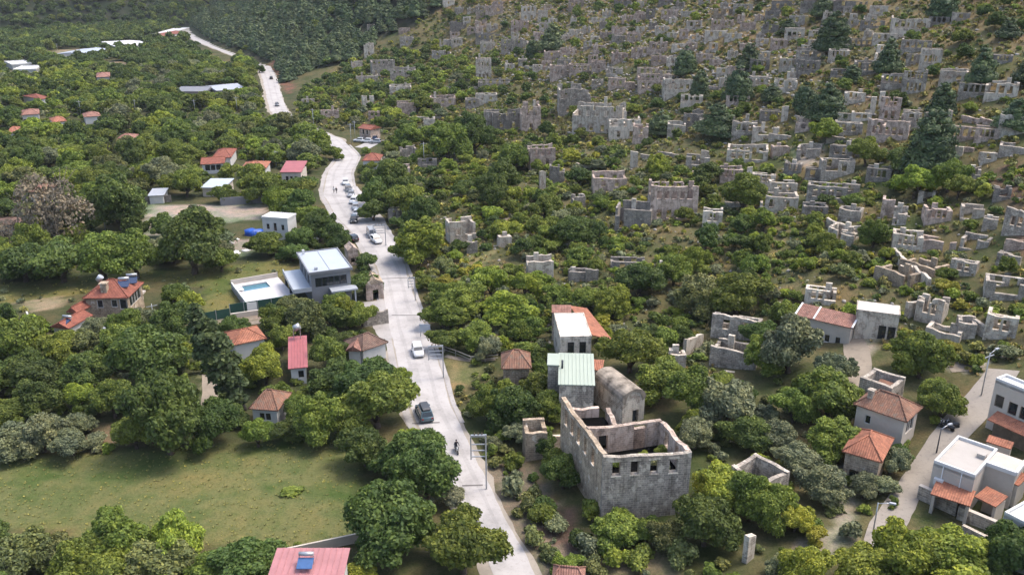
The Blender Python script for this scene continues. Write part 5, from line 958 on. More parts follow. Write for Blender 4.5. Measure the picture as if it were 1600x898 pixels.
for x, y, h, lab, kw in ((1533, 618, 66, 'tall pole with two pale lamps at the lane bend', dict(lamp=True)), (1463, 708, 40, 'slender dark lamp post by the corner of the parapet house', dict(lamp=True, arm=False, mat='dark_trim')), (1364, 832, 50, 'street lamp with a white head at the near end of the lane', dict(lamp=True, arm=False)), (165, 362, 26, 'pale concrete pole beside the copper tree', {}), (127, 182, 22, 'pale pole among the valley trees near the faded red roof', {}), (212, 176, 18, 'pale pole in front of the pink and yellow valley gardens', {}), (305, 176, 18, 'pale pole between the warehouse and the valley trees', {}), (371, 176, 22, 'pale pole by the white edged yard near the far road', {}), (491, 208, 34, 'pale pole at the bend where the road is hidden by trees', {}), (432, 262, 24, 'pale pole next to the blue canopy farmhouse', {}), (663, 262, 36, 'thin pole at the bend car park', {}), (240, 497, 22, 'thin pale pole in the garden beside the stone house', {}), (90, 80, 10, 'distant pale pole on the edge of the tan field', {}), (549, 226, 30, 'thin pole at the entrance of the bend car park', {}), (555, 218, 26, 'second thin pole in the bend car park', {})):
    pole(x, y, h, lab, **kw)
p = hit(664, 527); r = empty('road_sign', (p.x, p.y, gz(p.x, p.y)), -.1); tag(r, 'blank grey-white board on two legs beside the road', 'sign')
MB().box(-.9, .9, 0, .06, 1.0, 2.3).build('board', M['grey_roof'], r); [MB().box(q - .05, q + .05, .0, .06, -.4, 1.0).build('leg', M['steel'], r) for q in (-.7, .7)]; PROTECT.append((655, 500, 676, 522, 527))
def rail(pts, label):
    P = [hit(*q) for q in pts]; r = empty('footpath_railing', tuple(P[0])); tag(r, label, 'railing')
    for i, (a, b_) in enumerate(zip(P, P[1:])):
        k = max(1, int((b_ - a).length / 2.2))
        for j in range(k):
            c, d = a.lerp(b_, j / k) - P[0], a.lerp(b_, (j + 1) / k) - P[0]; up = Vector((0, 0, .95))
            MB().tube(c - Vector((0, 0, .4)), c + up, .07, n=6).build('post', M['wood_pale'], r); MB().tube(c + up, d + up, .08, n=6).build('rail', M['wood_pale'], r); MB().tube(c + up * .5, d + up * .5, .05, n=6).build('rail', M['wood_pale'], r)
rail([(694, 550), (712, 556), (736, 566), (758, 565), (778, 563)], 'bleached wooden railing along the footpath from the road to the round-roofed hut')
PROTECT.append((322, 548, 344, 640, 556)); PROTECT.append((294, 46, 316, 64, 48)); PROTECT.append((312, 62, 342, 77, 64)); PROTECT.append((340, 75, 364, 90, 78)); PROTECT.append((408, 105, 440, 180, 110)); PROTECT.append((700, 540, 770, 570, 566)); PROTECT.append((1300, 740, 1345, 830, 745)); PROTECT.append((600, 470, 625, 530, 480))
# blue heap and rubbish by the cube house
def blob(name, label, cat, px, py, wpx, mat, flat_=.5, seed=1, group=None):
    p = hit(px, py); sc = F / float(proj(p.x, p.y, p.z)[2]); w = wpx / sc; V, Q = cube_sphere(3); rr = np.random.RandomState(seed); V = V * (1 + .22 * (np.sin(V @ rr.randn(3) * 4 + 1) + np.sin(V @ rr.randn(3) * 7)))[:, None]
    V[:, 2] *= flat_; me = fast_mesh(name, V * w / 2, Q, M[mat]); o = bpy.data.objects.new(name, me); C.objects.link(o); o.location = (p.x, p.y, gz(p.x, p.y) + w * flat_ * .12); tag(o, label, cat, group); return o
def cube_sphere(k):
    V = []; Q = []; idx = {}
    def vid(p):
        key = tuple(np.round(p, 5))
        if key not in idx: idx[key] = len(V); V.append(np.array(p) / np.linalg.norm(p))
        return idx[key]
    g = np.linspace(-1, 1, k + 1)
    for ax in range(3):
        for s in (-1, 1):
            for i in range(k):
                for j in range(k):
                    c = []
                    for a, b_ in ((g[i], g[j]), (g[i + 1], g[j]), (g[i + 1], g[j + 1]), (g[i], g[j + 1])):
                        q = [0, 0, 0]; q[ax] = s; q[(ax + 1) % 3] = a; q[(ax + 2) % 3] = b_; c.append(vid(q))
                    Q.append(c if s > 0 else c[::-1])
    return np.array(V, float), np.array(Q)
blob('covered_heap', 'heap under a bright blue tarpaulin beside the white cube house', 'tarpaulin', 396, 366, 26, 'tarp_blue', .55, 3)
for i, (x, y, w_, m_, lab) in enumerate(((358, 380, 16, 'deck', 'pale pinkish rubble heap in front of the pale sacks'), (370, 374, 7, 'white', 'upright white sack near the blue heap'), (364, 397, 20, 'white', 'flat white sheet lying in front of the rubble heap'), (348, 388, 14, 'deck', 'small pinkish rubble heap furthest from the cube house'), (384, 392, 12, 'white', 'white sack by the green hedge'), (493, 374, 10, 'white', 'white garden table cover behind the villa'))):
    blob('rubbish_heap' if 'heap' in lab else 'white_sack', lab, 'heap' if 'heap' in lab else 'sack', x, y, w_, m_, .35, 10 + i)
p = hit(423, 260); r = empty('garden_canopy', (p.x, p.y, gz(p.x, p.y)), .2); tag(r, 'small blue and white garden canopy between two red roofed farmhouses', 'canopy')
MB().add([(-1.8, -1.5, 3.6), (1.8, -1.5, 3.6), (1.8, 1.5, 3.6), (-1.8, 1.5, 3.6), (0, 0, 4.6), (0, 0, 3.5)], [(0, 1, 4), (1, 2, 4), (2, 3, 4), (3, 0, 4), (1, 0, 5), (2, 1, 5), (3, 2, 5), (0, 3, 5)]).build('cover', M['blue_roof'], r); [MB().tube((x, y, -.2), (x * 1.02, y * 1.02, 3.6), .06, n=6).build('leg', M['steel'], r) for x in (-1.7, 1.7) for y in (-1.4, 1.4)]
along('perimeter_wall', 'dark garden wall behind the tan yard and the blue roofed shed', 'wall', (345, 322), (412, 317), 2.0, .3, 'grey_wall', seg=5); along('perimeter_wall', 'dark garden wall beside the pale shed', 'wall', (226, 318), (268, 316), 1.8, .3, 'stone_dark', seg=5); along('perimeter_wall', 'white edged wall of the yard at the far road', 'wall', (345, 169), (385, 163), 1.2, .4, 'white_wall', seg=6)
along('terrace_wall', 'dry stone terrace wall under the tall central pine', 'wall', (1200, 222), (1235, 217), 1.5, .6, 'stone', seg=4, jag=.3); along('terrace_wall', 'curved stone wall below the orange-brown broken roof', 'wall', (1392, 402), (1448, 452), 2.2, .5, 'stone_pale', seg=3, jag=.4); along('terrace_wall', 'pale curved stone wall behind the white-roofed lane house', 'wall', (1415, 500), (1452, 482), 2.6, .5, 'stone_pale', seg=2.5, jag=.4); along('terrace_wall', 'stone wall beside the tan yard at the lane bend', 'wall', (1510, 512), (1536, 528), 2.0, .5, 'stone', seg=2.5, jag=.4)
for i, (x0, y0, x1, y1) in enumerate(((985, 138, 1050, 146), (860, 150, 930, 156), (640, 190, 700, 186), (700, 140, 750, 138), (1100, 140, 1160, 136), (1240, 190, 1300, 186), (1290, 225, 1340, 222), (1450, 232, 1520, 238), (820, 108, 880, 112), (1000, 250, 1060, 246), (1500, 190, 1560, 196), (900, 262, 960, 258))):
    w_ = along('terrace_wall', None, 'wall', (x0, y0), (x1, y1), 1.4, .6, ('stone', 'stone_pink', 'stone_pale')[i % 3], seg=6, jag=.5, group='terrace walls on the slope'); THINGS.append([w_, (x0 + x1) / 2, (y0 + y1) / 2, x1 - x0, f"long low {('grey', 'pinkish', 'pale')[i % 3]} dry stone terrace wall", None])
# ------------------------------------------------------------------ plant shapes (one metre wide, base at 0), as arrays
CS1, CQ1 = cube_sphere(2)
def leaves_on(rs, cen, rad, n, size, flat_=1.0, aspect=.62, up=.45, spread=.8):
    cen = np.array(cen); rad = np.array(rad); w = rad ** 2; k = rs.choice(len(cen), int(n * 1.9), p=w / w.sum())
    d = rs.randn(len(k), 3); d /= np.linalg.norm(d, axis=1)[:, None]; d[:, 2] = np.where(d[:, 2] < -.35, -d[:, 2], d[:, 2])
    P = cen[k] + d * (rad[k] * (.74 + .40 * rs.rand(len(k))))[:, None] * np.array([1, 1, flat_])
    D = np.linalg.norm((P[:, None, :] - cen[None]) / np.array([1, 1, flat_]), axis=2) / rad[None]; D[np.arange(len(k)), k] = 9
    keep = np.where(D.min(1) > .78)[0][:n]; P, d = P[keep], d[keep]
    nr = d + spread * rs.randn(len(P), 3) + np.array([0, 0, up]); nr /= np.linalg.norm(nr, axis=1)[:, None]
    a = np.cross(nr, rs.randn(len(P), 3)); a /= np.linalg.norm(a, axis=1)[:, None]; b_ = np.cross(nr, a); s = (size * (.6 + .8 * rs.rand(len(P))))[:, None]
    V = np.stack([P + a * s, P + b_ * s * aspect + nr * s * .18, P - a * s, P - b_ * s * aspect + nr * s * .18], 1).reshape(-1, 3)
    return V, np.arange(len(V)).reshape(-1, 4)
def join(parts):
    V = []; Q = []; b_ = 0
    for v, q in parts: V.append(v); Q.append(q + b_); b_ += len(v)
    return np.concatenate(V), np.concatenate(Q)
def cores(cen, rad, f, flat_=1.0):
    return join([(CS1 * r * f * np.array([1, 1, flat_]) + np.array(c), CQ1) for c, r in zip(cen, rad)])
def crown(kind, seed, n, size, core=True):
    rs = np.random.RandomState(seed); cen = []; rad = []; fl = .85; asp = .62; up = .35
    if kind == 'broad':
        squash = rs.uniform(.75, 1.0); ns = rs.randint(4, 8); sub = [(0, 0, .46, .30)]      # a few heavy limbs, each with its own head of foliage
        for q in range(ns): a = 2 * PI * q / ns + rs.uniform(-.5, .5); R = rs.uniform(.16, .30); sub.append((math.cos(a) * R, math.sin(a) * R, rs.uniform(.22, .58), rs.uniform(.16, .25)))
        for (ax, ay, az, ar) in sub:
            for i in range(rs.randint(6, 10)):
                d = rs.randn(3); d /= np.linalg.norm(d); d[2] = d[2] if d[2] > -.4 else -d[2]
                r = rs.uniform(.26, .50) * ar; f = ar - r * .55; cen.append(np.array([ax + d[0] * f, ay + d[1] * f, az * squash + d[2] * f])); rad.append(r)
            cen.append(np.array([ax, ay, az * squash])); rad.append(ar * .78)
    elif kind == 'bare':
        for i in range(26):
            d = rs.randn(3); d /= np.linalg.norm(d); d[2] = abs(d[2]); r = rs.uniform(.12, .2); f = rs.uniform(.5, 1); cen.append(np.array([d[0] * .36 * f, d[1] * .36 * f, .22 + d[2] * .46 * f])); rad.append(r)
    elif kind == 'pine':
        asp = .35; fl = .6; up = .5
        for k in range(9):
            f = k / 8; z = .22 + 1.02 * f; R = (.5 * (1 - f) ** .55 + .03) * rs.uniform(.8, 1.12); m_ = max(1, int(6 * (1 - f) + 1.5))
            for j in range(m_):
                a = 2 * PI * j / m_ + k * 1.3 + rs.uniform(-.35, .35); r = R * rs.uniform(.38, .58) + .03; cen.append(np.array([math.cos(a) * (R - r * .7), math.sin(a) * (R - r * .7), z + rs.uniform(-.05, .05)])); rad.append(r)
    elif kind == 'poplar':
        for k in range(22):
            f = k / 21; z = .35 + 3.1 * f; R = .42 * math.sin(PI * (.12 + .80 * f)) + .08; a = k * 2.4; cen.append(np.array([math.cos(a) * R * .45, math.sin(a) * R * .45, z])); rad.append(R * .62)
    elif kind == 'palm':
        cen, rad = [np.array([0, 0, .9])], [.12]
    else:
        nl = rs.randint(6, 10)
        for i in range(nl):
            a = rs.uniform(0, 2 * PI); r = rs.uniform(.15, .24); f = rs.uniform(.2, 1); cen.append(np.array([math.cos(a) * (.5 - r) * f, math.sin(a) * (.5 - r) * f, .13 + rs.uniform(.0, .30)])); rad.append(r)
    if kind == 'broad':                    # bring every head of foliage to the same spread
        k_ = .5 / np.percentile([math.hypot(c[0], c[1]) + r for c, r in zip(cen, rad)], 88); cen = [np.array([c[0] * k_, c[1] * k_, .03 + c[2] * (.5 + .5 * k_)]) for c in cen]; rad = [r * k_ for r in rad]
    V, Q = leaves_on(rs, cen, rad, n, size, fl, asp, up)
    if core and kind != 'bare': V, Q = join([(V, Q), cores(cen, rad, .80, fl)])
    if kind == 'bush': V[:, 2] = np.maximum(V[:, 2], -.05)
    return V, Q, cen
def trunk(kind, seed, cen):
    rs = random.Random(seed); mb = MB(); top = dict(broad=.5, bare=.5, pine=1.1, poplar=3.0).get(kind, .3); r0 = dict(pine=.035, poplar=.05).get(kind, .045)
    prev = Vector((0, 0, -.06)); n_ = 4; pr = r0 * 1.25; path = []
    for i in range(1, n_ + 1):
        q = Vector((rs.uniform(-.03, .03), rs.uniform(-.03, .03), top * i / n_)); rr = r0 * (1 - .75 * i / n_); mb.tube(prev, q, pr, rr, n=6); path.append(q); prev, pr = q, rr
    if kind in ('broad', 'bare'):
        cs = rs.sample(list(range(len(cen))), min(len(cen), 7 if kind == 'broad' else 14))
        for c in cs:
            a = path[rs.randint(0, 2)]; e = Vector(cen[c]); mid = a.lerp(e, .5) + Vector((0, 0, .04)); mb.tube(a, mid, r0 * .5, r0 * .32, n=5); mb.tube(mid, e, r0 * .32, r0 * .12, n=5)
            if kind == 'bare':
                for k in range(4): mb.tube(e, e + Vector((rs.uniform(-.2, .2), rs.uniform(-.2, .2), rs.uniform(.02, .22))), r0 * .12, .002, n=4)
    return mb.mesh('trunk')
SHAPES = {}
def shape(kind, lod, i):
    k = (kind, lod, i)
    if k not in SHAPES:
        n, s = {('broad', 0): (7500, .0235), ('broad', 1): (2400, .037), ('broad', 2): (300, .095), ('pine', 0): (3000, .045), ('pine', 1): (1300, .062), ('pine', 2): (170, .15), ('bush', 0): (1100, .045), ('bush', 1): (420, .072), ('bush', 2): (70, .165), ('bare', 0): (3000, .019), ('bare', 1): (900, .03), ('poplar', 0): (3600, .075), ('poplar', 1): (1800, .1)}[(kind, lod)]
        V, Q, cen = crown(kind, 100 + 17 * i + {'broad': 0, 'pine': 1, 'bush': 2, 'bare': 3, 'poplar': 4}[kind], n, s, core=lod < 2 or kind != 'bush')
        SHAPES[k] = (V, Q, cen, fast_mesh(kind + '_crown', V, Q) if lod < 2 else None, trunk(kind, i, cen) if lod < 2 and kind != 'bush' else None)
        if lod < 2: SHAPES[k][3].materials.append(M['l_mid'])
        if lod < 2 and kind != 'bush': SHAPES[k][4].materials.append(M['bark'])
    return SHAPES[k]
# kind, material, words
SPEC = dict(dark=('broad', 'l_dark', 'broadleaf_tree', 'dark green'), mid=('broad', 'l_mid', 'broadleaf_tree', 'green'), bright=('broad', 'l_bright', 'broadleaf_tree', 'bright green'), yellow=('broad', 'l_yellow', 'broadleaf_tree', 'yellow-green'), olive=('broad', 'l_olive', 'olive_tree', 'grey-green olive'),
            brownish=('broad', 'l_brownish', 'broadleaf_tree', 'brownish green'), pine=('pine', 'l_pine', 'pine_tree', 'dark'), copper=('bare', 'l_brown', 'copper_tree', 'bare purplish-brown'), pale=('broad', 'l_pale', 'broadleaf_tree', 'pale blossoming'), poplar=('poplar', 'l_poplar', 'poplar_tree', 'dark columnar'),
            bgreen=('bush', 'l_mid', 'bush', 'green'), bdark=('bush', 'l_dark', 'bush', 'dark green'), bbright=('bush', 'l_bright', 'bush', 'bright green'), bolive=('bush', 'l_olive', 'bush', 'grey-green'), bscrub=('bush', 'l_scrub', 'bush', 'olive-coloured'), bdry=('bush', 'l_brownish', 'bush', 'brownish'), byellow=('bush', 'l_yellow', 'bush', 'yellow-green'))
PLANTS = []   # kind, x, y, diameter, px width, height factor, lean
def plant_at(kind, px, py, wpx, hf=1.0):
    p = hit(px, py); sc = F / float(proj(p.x, p.y, p.z)[2]); PLANTS.append([kind, p.x, p.y, wpx / sc, wpx, hf, True])
TREES = """dark 612 862 150;dark 668 778 112;dark 632 745 112;mid 724 893 136;pale 700 790 56;yellow 563 915 58;brownish 35 905 112;mid 118 925 105;brownish 232 915 132;bright 282 880 96;dark 385 915 128;mid 330 920 92;yellow 8 925 54;mid 177 930 90;mid 468 862 24;bright 645 715 60
dark 268 708 134;dark 332 696 92;mid 215 700 76;dark 352 668 72;mid 405 698 52;dark 455 690 66;mid 502 690 80;mid 548 690 70;mid 592 668 112;dark 562 628 112;dark 520 622 90;mid 604 628 76;mid 470 660 56;mid 588 624 70;dark 535 608 60
dark 240 602 112;bright 278 572 80;mid 190 572 82;dark 128 612 94;dark 58 612 92;mid 28 572 92;mid 100 574 70;dark 60 652 84;mid 182 652 72;dark 250 652 92;mid 282 648 76;mid 20 664 72;olive 22 714 76;olive 70 706 84;olive 116 712 70;olive 150 700 40;brownish 140 560 60;dark 270 540 70;mid 235 540 60;bgreen 170 705 24
olive 146 530 50;mid 200 540 66;olive 232 528 60;mid 272 478 50;pine 291 470 22;bright 300 488 40;dark 40 440 104;dark 100 440 112;mid 162 440 100;mid 214 436 90;dark 302 428 112;mid 348 424 60;olive 255 404 50;copper 90 380 130;copper 10 386 70;dark 190 362 92;mid 152 342 60;pine 312 392 74;dark 262 372 60;dark 458 408 52;mid 490 362 60;bright 440 338 52;mid 421 398 62;dark 526 396 60;mid 400 308 62;mid 352 318 44;dark 466 392 50;bright 300 395 60
dark 574 462 62;dark 572 420 40;brownish 485 525 70;dark 522 512 66;brownish 458 492 50;bright 418 606 72;bright 392 596 54;mid 514 580 66;bright 540 505 44;mid 565 515 50;dark 530 565 50;bright 418 584 50;mid 842 566 44;mid 848 598 40;bgreen 885 572 30;bbright 858 610 34;mid 858 660 60;bgreen 905 655 34;bdark 890 665 40;bgreen 925 810 44;bdark 1010 830 50;bgreen 464 600 24;dark 845 710 50
mid 700 548 60;mid 692 512 66;mid 745 548 62;bright 792 512 92;mid 722 492 72;bright 768 462 62;mid 640 408 70;bright 662 410 88;dark 610 318 74;dark 592 330 64;dark 585 345 50;mid 640 342 70;dark 660 360 60;olive 760 560 50;mid 700 480 60;dark 830 500 40;bright 850 655 36;mid 838 620 62;dark 800 672 92;mid 762 660 62;mid 790 640 60;olive 815 690 60;dark 880 762 72;bdark 850 800 52;mid 866 730 46;bdark 905 850 50
mid 1150 492 92;brownish 1090 492 92;mid 1052 450 60;dark 1000 462 82;bright 962 492 72;mid 920 482 60;mid 985 582 92;olive 965 530 40;mid 1030 622 92;mid 1082 652 92;olive 1130 662 102;olive 1085 700 60;mid 1202 582 80;olive 1232 582 104;dark 1185 540 60;mid 1292 650 112;mid 1302 712 92;mid 1436 590 94;mid 1468 650 72;mid 1450 632 60;bright 1120 790 104;mid 1172 812 92;dark 1100 852 104;mid 966 852 92;mid 1202 822 82;olive 1252 742 82;olive 1282 782 84;bright 1472 915 136;bright 1402 905 114;bright 1342 925 114;dark 1578 905 124;yellow 1252 930 92;mid 1542 920 92;brownish 1040 860 60;mid 880 900 50;bbright 960 880 60;olive 1390 740 54;dark 1400 725 40;olive 1210 700 70;mid 1240 660 70;dark 1165 700 80;bright 1190 735 40;mid 1320 660 40;olive 1030 700 50;bgreen 1265 830 50;yellow 1240 830 60;yellow 1270 850 40;bright 945 535 30;yellow 938 512 34;brownish 446 212 46;mid 474 224 46;bright 500 238 42;mid 524 250 30;mid 436 202 30;brownish 462 206 36;dark 395 106 26;mid 378 100 24;dark 406 114 20;olive 1345 778 52;olive 1376 772 46;bgreen 1330 760 30;mid 820 560 44;bolive 800 770 46;bdry 820 800 50;bgreen 850 815 56;bdry 835 850 44;bolive 870 830 50;bdry 862 875 40;bgreen 800 732 40;bdry 790 708 30;bbright 905 885 40;bolive 920 862 50;bdry 930 895 50;bgreen 1000 880 60;bdry 1060 880 60;mid 1010 850 50;bgreen 785 690 30;bdry 776 728 26;olive 770 700 30;bgreen 1350 800 26;bolive 1330 840 40;bgreen 1410 700 26;bgreen 1460 660 24;bgreen 1395 790 26;bdry 1300 800 40;bbright 1510 735 20;bbright 945 500 30
pine 1120 212 53;pine 1092 158 33;pine 1032 212 38;pine 1300 84 48;pine 1290 188 52;pine 1386 116 43;pine 1470 182 42;pine 1532 132 40;pine 1586 202 50;pine 1605 130 42;pine 832 92 23;pine 862 80 36;pine 1152 160 42;pine 1232 52 23;pine 1472 30 43;pine 1284 28 28;pine 1450 272 75;dark 1408 268 60;pine 1575 60 33;pine 1330 130 30;pine 1255 175 33;pine 1170 110 30;pine 1070 118 36;pine 1205 160 30;bright 1290 222 62;bright 1430 310 70;mid 1480 300 60;mid 1350 260 50;dark 1100 290 60;mid 1160 330 70;dark 790 300 70;dark 770 330 60;mid 850 340 60;dark 900 380 70;mid 700 250 80;dark 740 240 70;mid 800 270 60;mid 640 230 50;bright 615 190 36;mid 660 175 40;dark 905 290 44;bright 1025 270 36"""
for line in TREES.replace('\n', ';').split(';'):
    k, x, y, w = line.split(); 
    if k in SPEC: plant_at(k, float(x), float(y), float(w))
plant_at('bgreen', 453, 770, 40, .30)
# the leaning poplar
p = hit(384, 640); sc = F / float(proj(p.x, p.y, p.z)[2]); PLANTS.append(['poplar', p.x, p.y, 58 / sc, 120, 1.0, True])
# ------------------------------------------------------------------ strewn plants by piece of land
PR = np.array(PROTECT); rsc = np.random.RandomState(11)
LN = np.concatenate([LANE])
def blocked(x, y, d, tall, lim=.10):
    """True where a plant would stand in a building, on a road, or wholly hide something behind it"""
    u = float((x - road_x(y)) * .93); i = int(np.argmin(np.hypot(RL[:, 0] - x, RL[:, 1] - y)))
    if math.hypot(RL[i, 0] - x, RL[i, 1] - y) < RL[i, 2] + .8 + .42 * d: return True
    if np.hypot(LANE[:, 0] - x, LANE[:, 1] - y).min() < 2.1 + .36 * d: return True
    for fx, fy, hw, hd, a in FOOT:
        dx, dy = x - fx, y - fy
        if abs(dx) + abs(dy) > 40: continue
        lx, ly = dx * math.cos(a) + dy * math.sin(a), -dx * math.sin(a) + dy * math.cos(a)
        if abs(lx) < hw + .36 * d and abs(ly) < hd + .36 * d: return True
    z = gz(x, y); qx, qy, dp = proj(x, y, z); w = d * F / float(dp); tx, ty, _ = proj(x, y, z + d * tall)
    x0, x1, y0, y1 = float(qx) - w * .45, float(qx) + w * .45, float(ty), float(qy)
    near = PR[:, 4] < y1 + 1
    ox = np.clip(np.minimum(x1, PR[:, 2]) - np.maximum(x0, PR[:, 0]), 0, None); oy = np.clip(np.minimum(y1, PR[:, 3]) - np.maximum(y0, PR[:, 1]), 0, None)
    ar = np.maximum((PR[:, 2] - PR[:, 0]) * (PR[:, 3] - PR[:, 1]), 1)
    return bool((near & (ox * oy / ar > lim)).any())
GRID = {}
def add_grid(x, y, d): GRID.setdefault((int(x // 12), int(y // 12)), []).append((x, y, d))
def crowded(x, y, d, f):
    for i in (-1, 0, 1):
        for j in (-1, 0, 1):
            for a, b_, e in GRID.get((int(x // 12) + i, int(y // 12) + j), ()):
                if math.hypot(a - x, b_ - y) < f * (d + e) / 2: return True
    return False
for q in PLANTS: add_grid(q[1], q[2], q[3])
def strew(poly, spacing, d0, d1, kinds, prob=1.0, f=.72, avoid=()):
    ks = list(kinds); wts = np.array([kinds[k] for k in ks], float); wts /= wts.sum()
    P = [hit(x, max(y, 1)) for x, y in poly]; xs = [p.x for p in P]; ys = [p.y for p in P]
    x0, x1, y0, y1 = min(xs), max(xs), min(ys), min(max(ys), 1500)
    if y1 > 600 or min(q[1] for q in poly) < 2: x0, x1, y1 = x0 - 80, x1 + 80, y1 + 140
    gxx, gyy = np.meshgrid(np.arange(x0, x1, spacing), np.arange(y0, y1, spacing)); X = gxx.ravel() + rsc.uniform(-.48, .48, gxx.size) * spacing; Y = gyy.ravel() + rsc.uniform(-.48, .48, gxx.size) * spacing
    qx, qy, _ = proj(X, Y, terr(X, Y)); gap = np.sin(X * .19 + 2 * np.sin(Y * .11)) + np.sin(Y * .23 + 1.7 * np.sin(X * .13)) if poly is globals().get('LOW') and d1 > 2.9 else np.zeros(len(X)); ok = inpoly(qx, qy, poly) & (rsc.rand(len(X)) < prob) & (gap > -1.05)
    for a in list(avoid) + [[(312, 542), (348, 542), (352, 650), (314, 655)]]: ok &= ~inpoly(qx, qy, a)
    for x, y in zip(X[ok], Y[ok]):
        d = float(rsc.uniform(d0, d1)); k = ks[rsc.choice(len(ks), p=wts)]; tall = 1.25 if SPEC[k][0] == 'pine' else .6 if SPEC[k][0] == 'bush' else .95
        if crowded(x, y, d, f) or blocked(x, y, d, tall, .22 if tall < .7 else .12): continue
        qx_, qy_, dp = proj(x, y, gz(x, y)); PLANTS.append([k, float(x), float(y), d, d * F / float(dp), 1.0, False]); add_grid(x, y, d)
DIRT = [z[0] for z in ZONES[4:7]] + [FIELD, MEADOW]
VAL = dict(dark=.32, mid=.40, bright=.15, olive=.08, brownish=.05)
strew([(-260, 500), (70, 500), (140, 525), (318, 540), (318, 690), (200, 690), (150, 650), (-260, 690)], 4.6, 4.5, 7.5, dict(dark=.4, mid=.4, bright=.15, brownish=.05), .95, .62)
strew([(-260, 640), (160, 650), (160, 705), (-260, 712)], 4.2, 3.6, 5.2, dict(olive=1), .8, .7)
strew([(-260, 385), (225, 392), (235, 395), (440, 405), (300, 432), (120, 442), (-260, 452)], 5, 5, 8, VAL, .95, .62, DIRT)
strew([(330, 512), (440, 505), (560, 480), (600, 545), (640, 640), (660, 700), (560, 690), (370, 668), (345, 620)], 4.4, 4, 6.8, dict(dark=.35, mid=.45, bright=.2), .92, .62, [MEADOW])
strew([(-260, 850), (150, 868), (450, 870), (430, 1100), (-260, 1100)], 5, 5, 8, dict(dark=.35, mid=.35, brownish=.2, bright=.1), .9, .6, [MEADOW])
strew([(560, 700), (640, 690), (720, 770), (700, 800), (560, 800)], 5, 6, 8, dict(dark=.6, mid=.4), .8, .6, [MEADOW])
VALLEY = [(-420, 118), (60, 112), (250, 116), (330, 98), (400, 112), (412, 185), (440, 202), (505, 228), (512, 292), (492, 330), (540, 378), (552, 396), (470, 405), (440, 335), (330, 305), (230, 312), (222, 392), (-420, 396)]
strew(VALLEY, 5.6, 5.5, 10, VAL, .97, .52, DIRT)
strew([(-500, -40), (250, -40), (330, 20), (290, 45), (380, 90), (405, 110), (250, 116), (60, 112), (-500, 118)], 6.4, 6, 10, dict(dark=.8, mid=.2), .95, .6, [z[0] for z in ZONES[7:10]])
strew([(150, -60), (640, -60), (640, 4), (360, 6), (300, 30), (150, 5)], 7.5, 6, 9, dict(dark=.5, pine=.5), .85, .6)
strew(PINES[:2] + [(360, -60), (700, -60)] + PINES[4:], 5.6, 4.4, 8.6, dict(pine=.9, dark=.06, mid=.04), .96, .55)
LOW = [(600, 215), (690, 205), (760, 210), (900, 225), (1000, 240), (1200, 262), (1400, 270), (1750, 250), (1900, 600), (1540, 590), (1420, 560), (1330, 520), (1230, 520), (1100, 600), (1010, 560), (940, 520), (850, 560), (770, 555), (690, 520), (640, 420), (590, 300)]
SLOPEMIX = dict(mid=.40, dark=.17, bright=.26, olive=.09, brownish=.04, yellow=.04)
strew(LOW, 3.6, 2.4, 5.4, SLOPEMIX, .56, .62)
strew([(770, 560), (860, 600), (930, 800), (1090, 720), (1000, 560), (1100, 600), (1230, 520), (1330, 600), (1310, 730), (1250, 760), (1225, 900), (1290, 1080), (870, 1080), (800, 760), (700, 620)], 4.2, 3.2, 6.2, dict(mid=.36, dark=.26, olive=.22, bright=.1, brownish=.06), .72, .66, [ZONES[16][0], ZONES[18][0]])
strew([(1300, 860), (1480, 820), (1560, 860), (1750, 860), (1750, 1080), (1280, 1080)], 4.6, 5, 7.5, dict(bright=.5, mid=.3, dark=.2), .85, .6)
strew([(455, 195), (480, 140), (560, 95), (690, 60), (740, 120), (700, 200), (620, 205), (560, 200)], 4.8, 3.0, 6.0, dict(mid=.45, dark=.35, bright=.15, olive=.05), .75, .66)
strew([(690, 60), (720, -70), (1100, -70), (1250, -70), (1260, 150), (1000, 240), (760, 210), (700, 200), (740, 120)], 6, 2.6, 5.2, dict(mid=.45, dark=.45, bright=.1), .42, .75)
strew([(1250, -70), (1950, -70), (1950, 250), (1400, 270), (1200, 262), (1260, 150)], 5.6, 3, 5.6, dict(dark=.5, mid=.4, bright=.1), .42, .75)
strew([(410, 200), (455, 195), (540, 220), (560, 205), (600, 300), (560, 290), (545, 235)], 4, 3, 5, dict(mid=.6, dark=.3, bright=.1), .8, .66)
strew([(1640, 240), (2000, 240), (2000, 1080), (1660, 1080)], 4.2, 3.2, 6.4, SLOPEMIX, .8, .62)
# bushes and scrub
strew(VALLEY, 4.0, 2.0, 3.6, dict(bgreen=.5, bdark=.3, bbright=.1, bolive=.1), .8, .55, DIRT)
strew([(-260, 500), (70, 500), (140, 525), (318, 540), (318, 690), (200, 690), (150, 650), (-260, 700)], 2.6, 1.6, 3.2, dict(bgreen=.5, bdark=.3, bbright=.1, bolive=.1), .8, .5)
strew([(330, 512), (440, 505), (560, 480), (600, 545), (640, 640), (660, 700), (560, 690), (370, 668), (345, 620)], 2.6, 1.6, 3.2, dict(bgreen=.6, bdark=.3, bbright=.1), .8, .5, [MEADOW])
strew(LOW, 2.0, 1.3, 3.0, dict(bgreen=.36, bdark=.12, bbright=.22, bolive=.12, bscrub=.12, byellow=.06), .9, .52)
strew(LOW, 1.7, .6, 1.5, dict(bscrub=.35, bgreen=.25, bolive=.2, bdry=.1, byellow=.1), .6, .5)
strew([(770, 560), (860, 600), (930, 800), (1090, 720), (1100, 600), (1330, 600), (1310, 730), (1250, 900), (1290, 1000), (870, 1000), (800, 760), (690, 620)], 2.2, 1.1, 2.4, dict(bgreen=.4, bdark=.2, bolive=.2, bdry=.12, bscrub=.08), .75, .62)
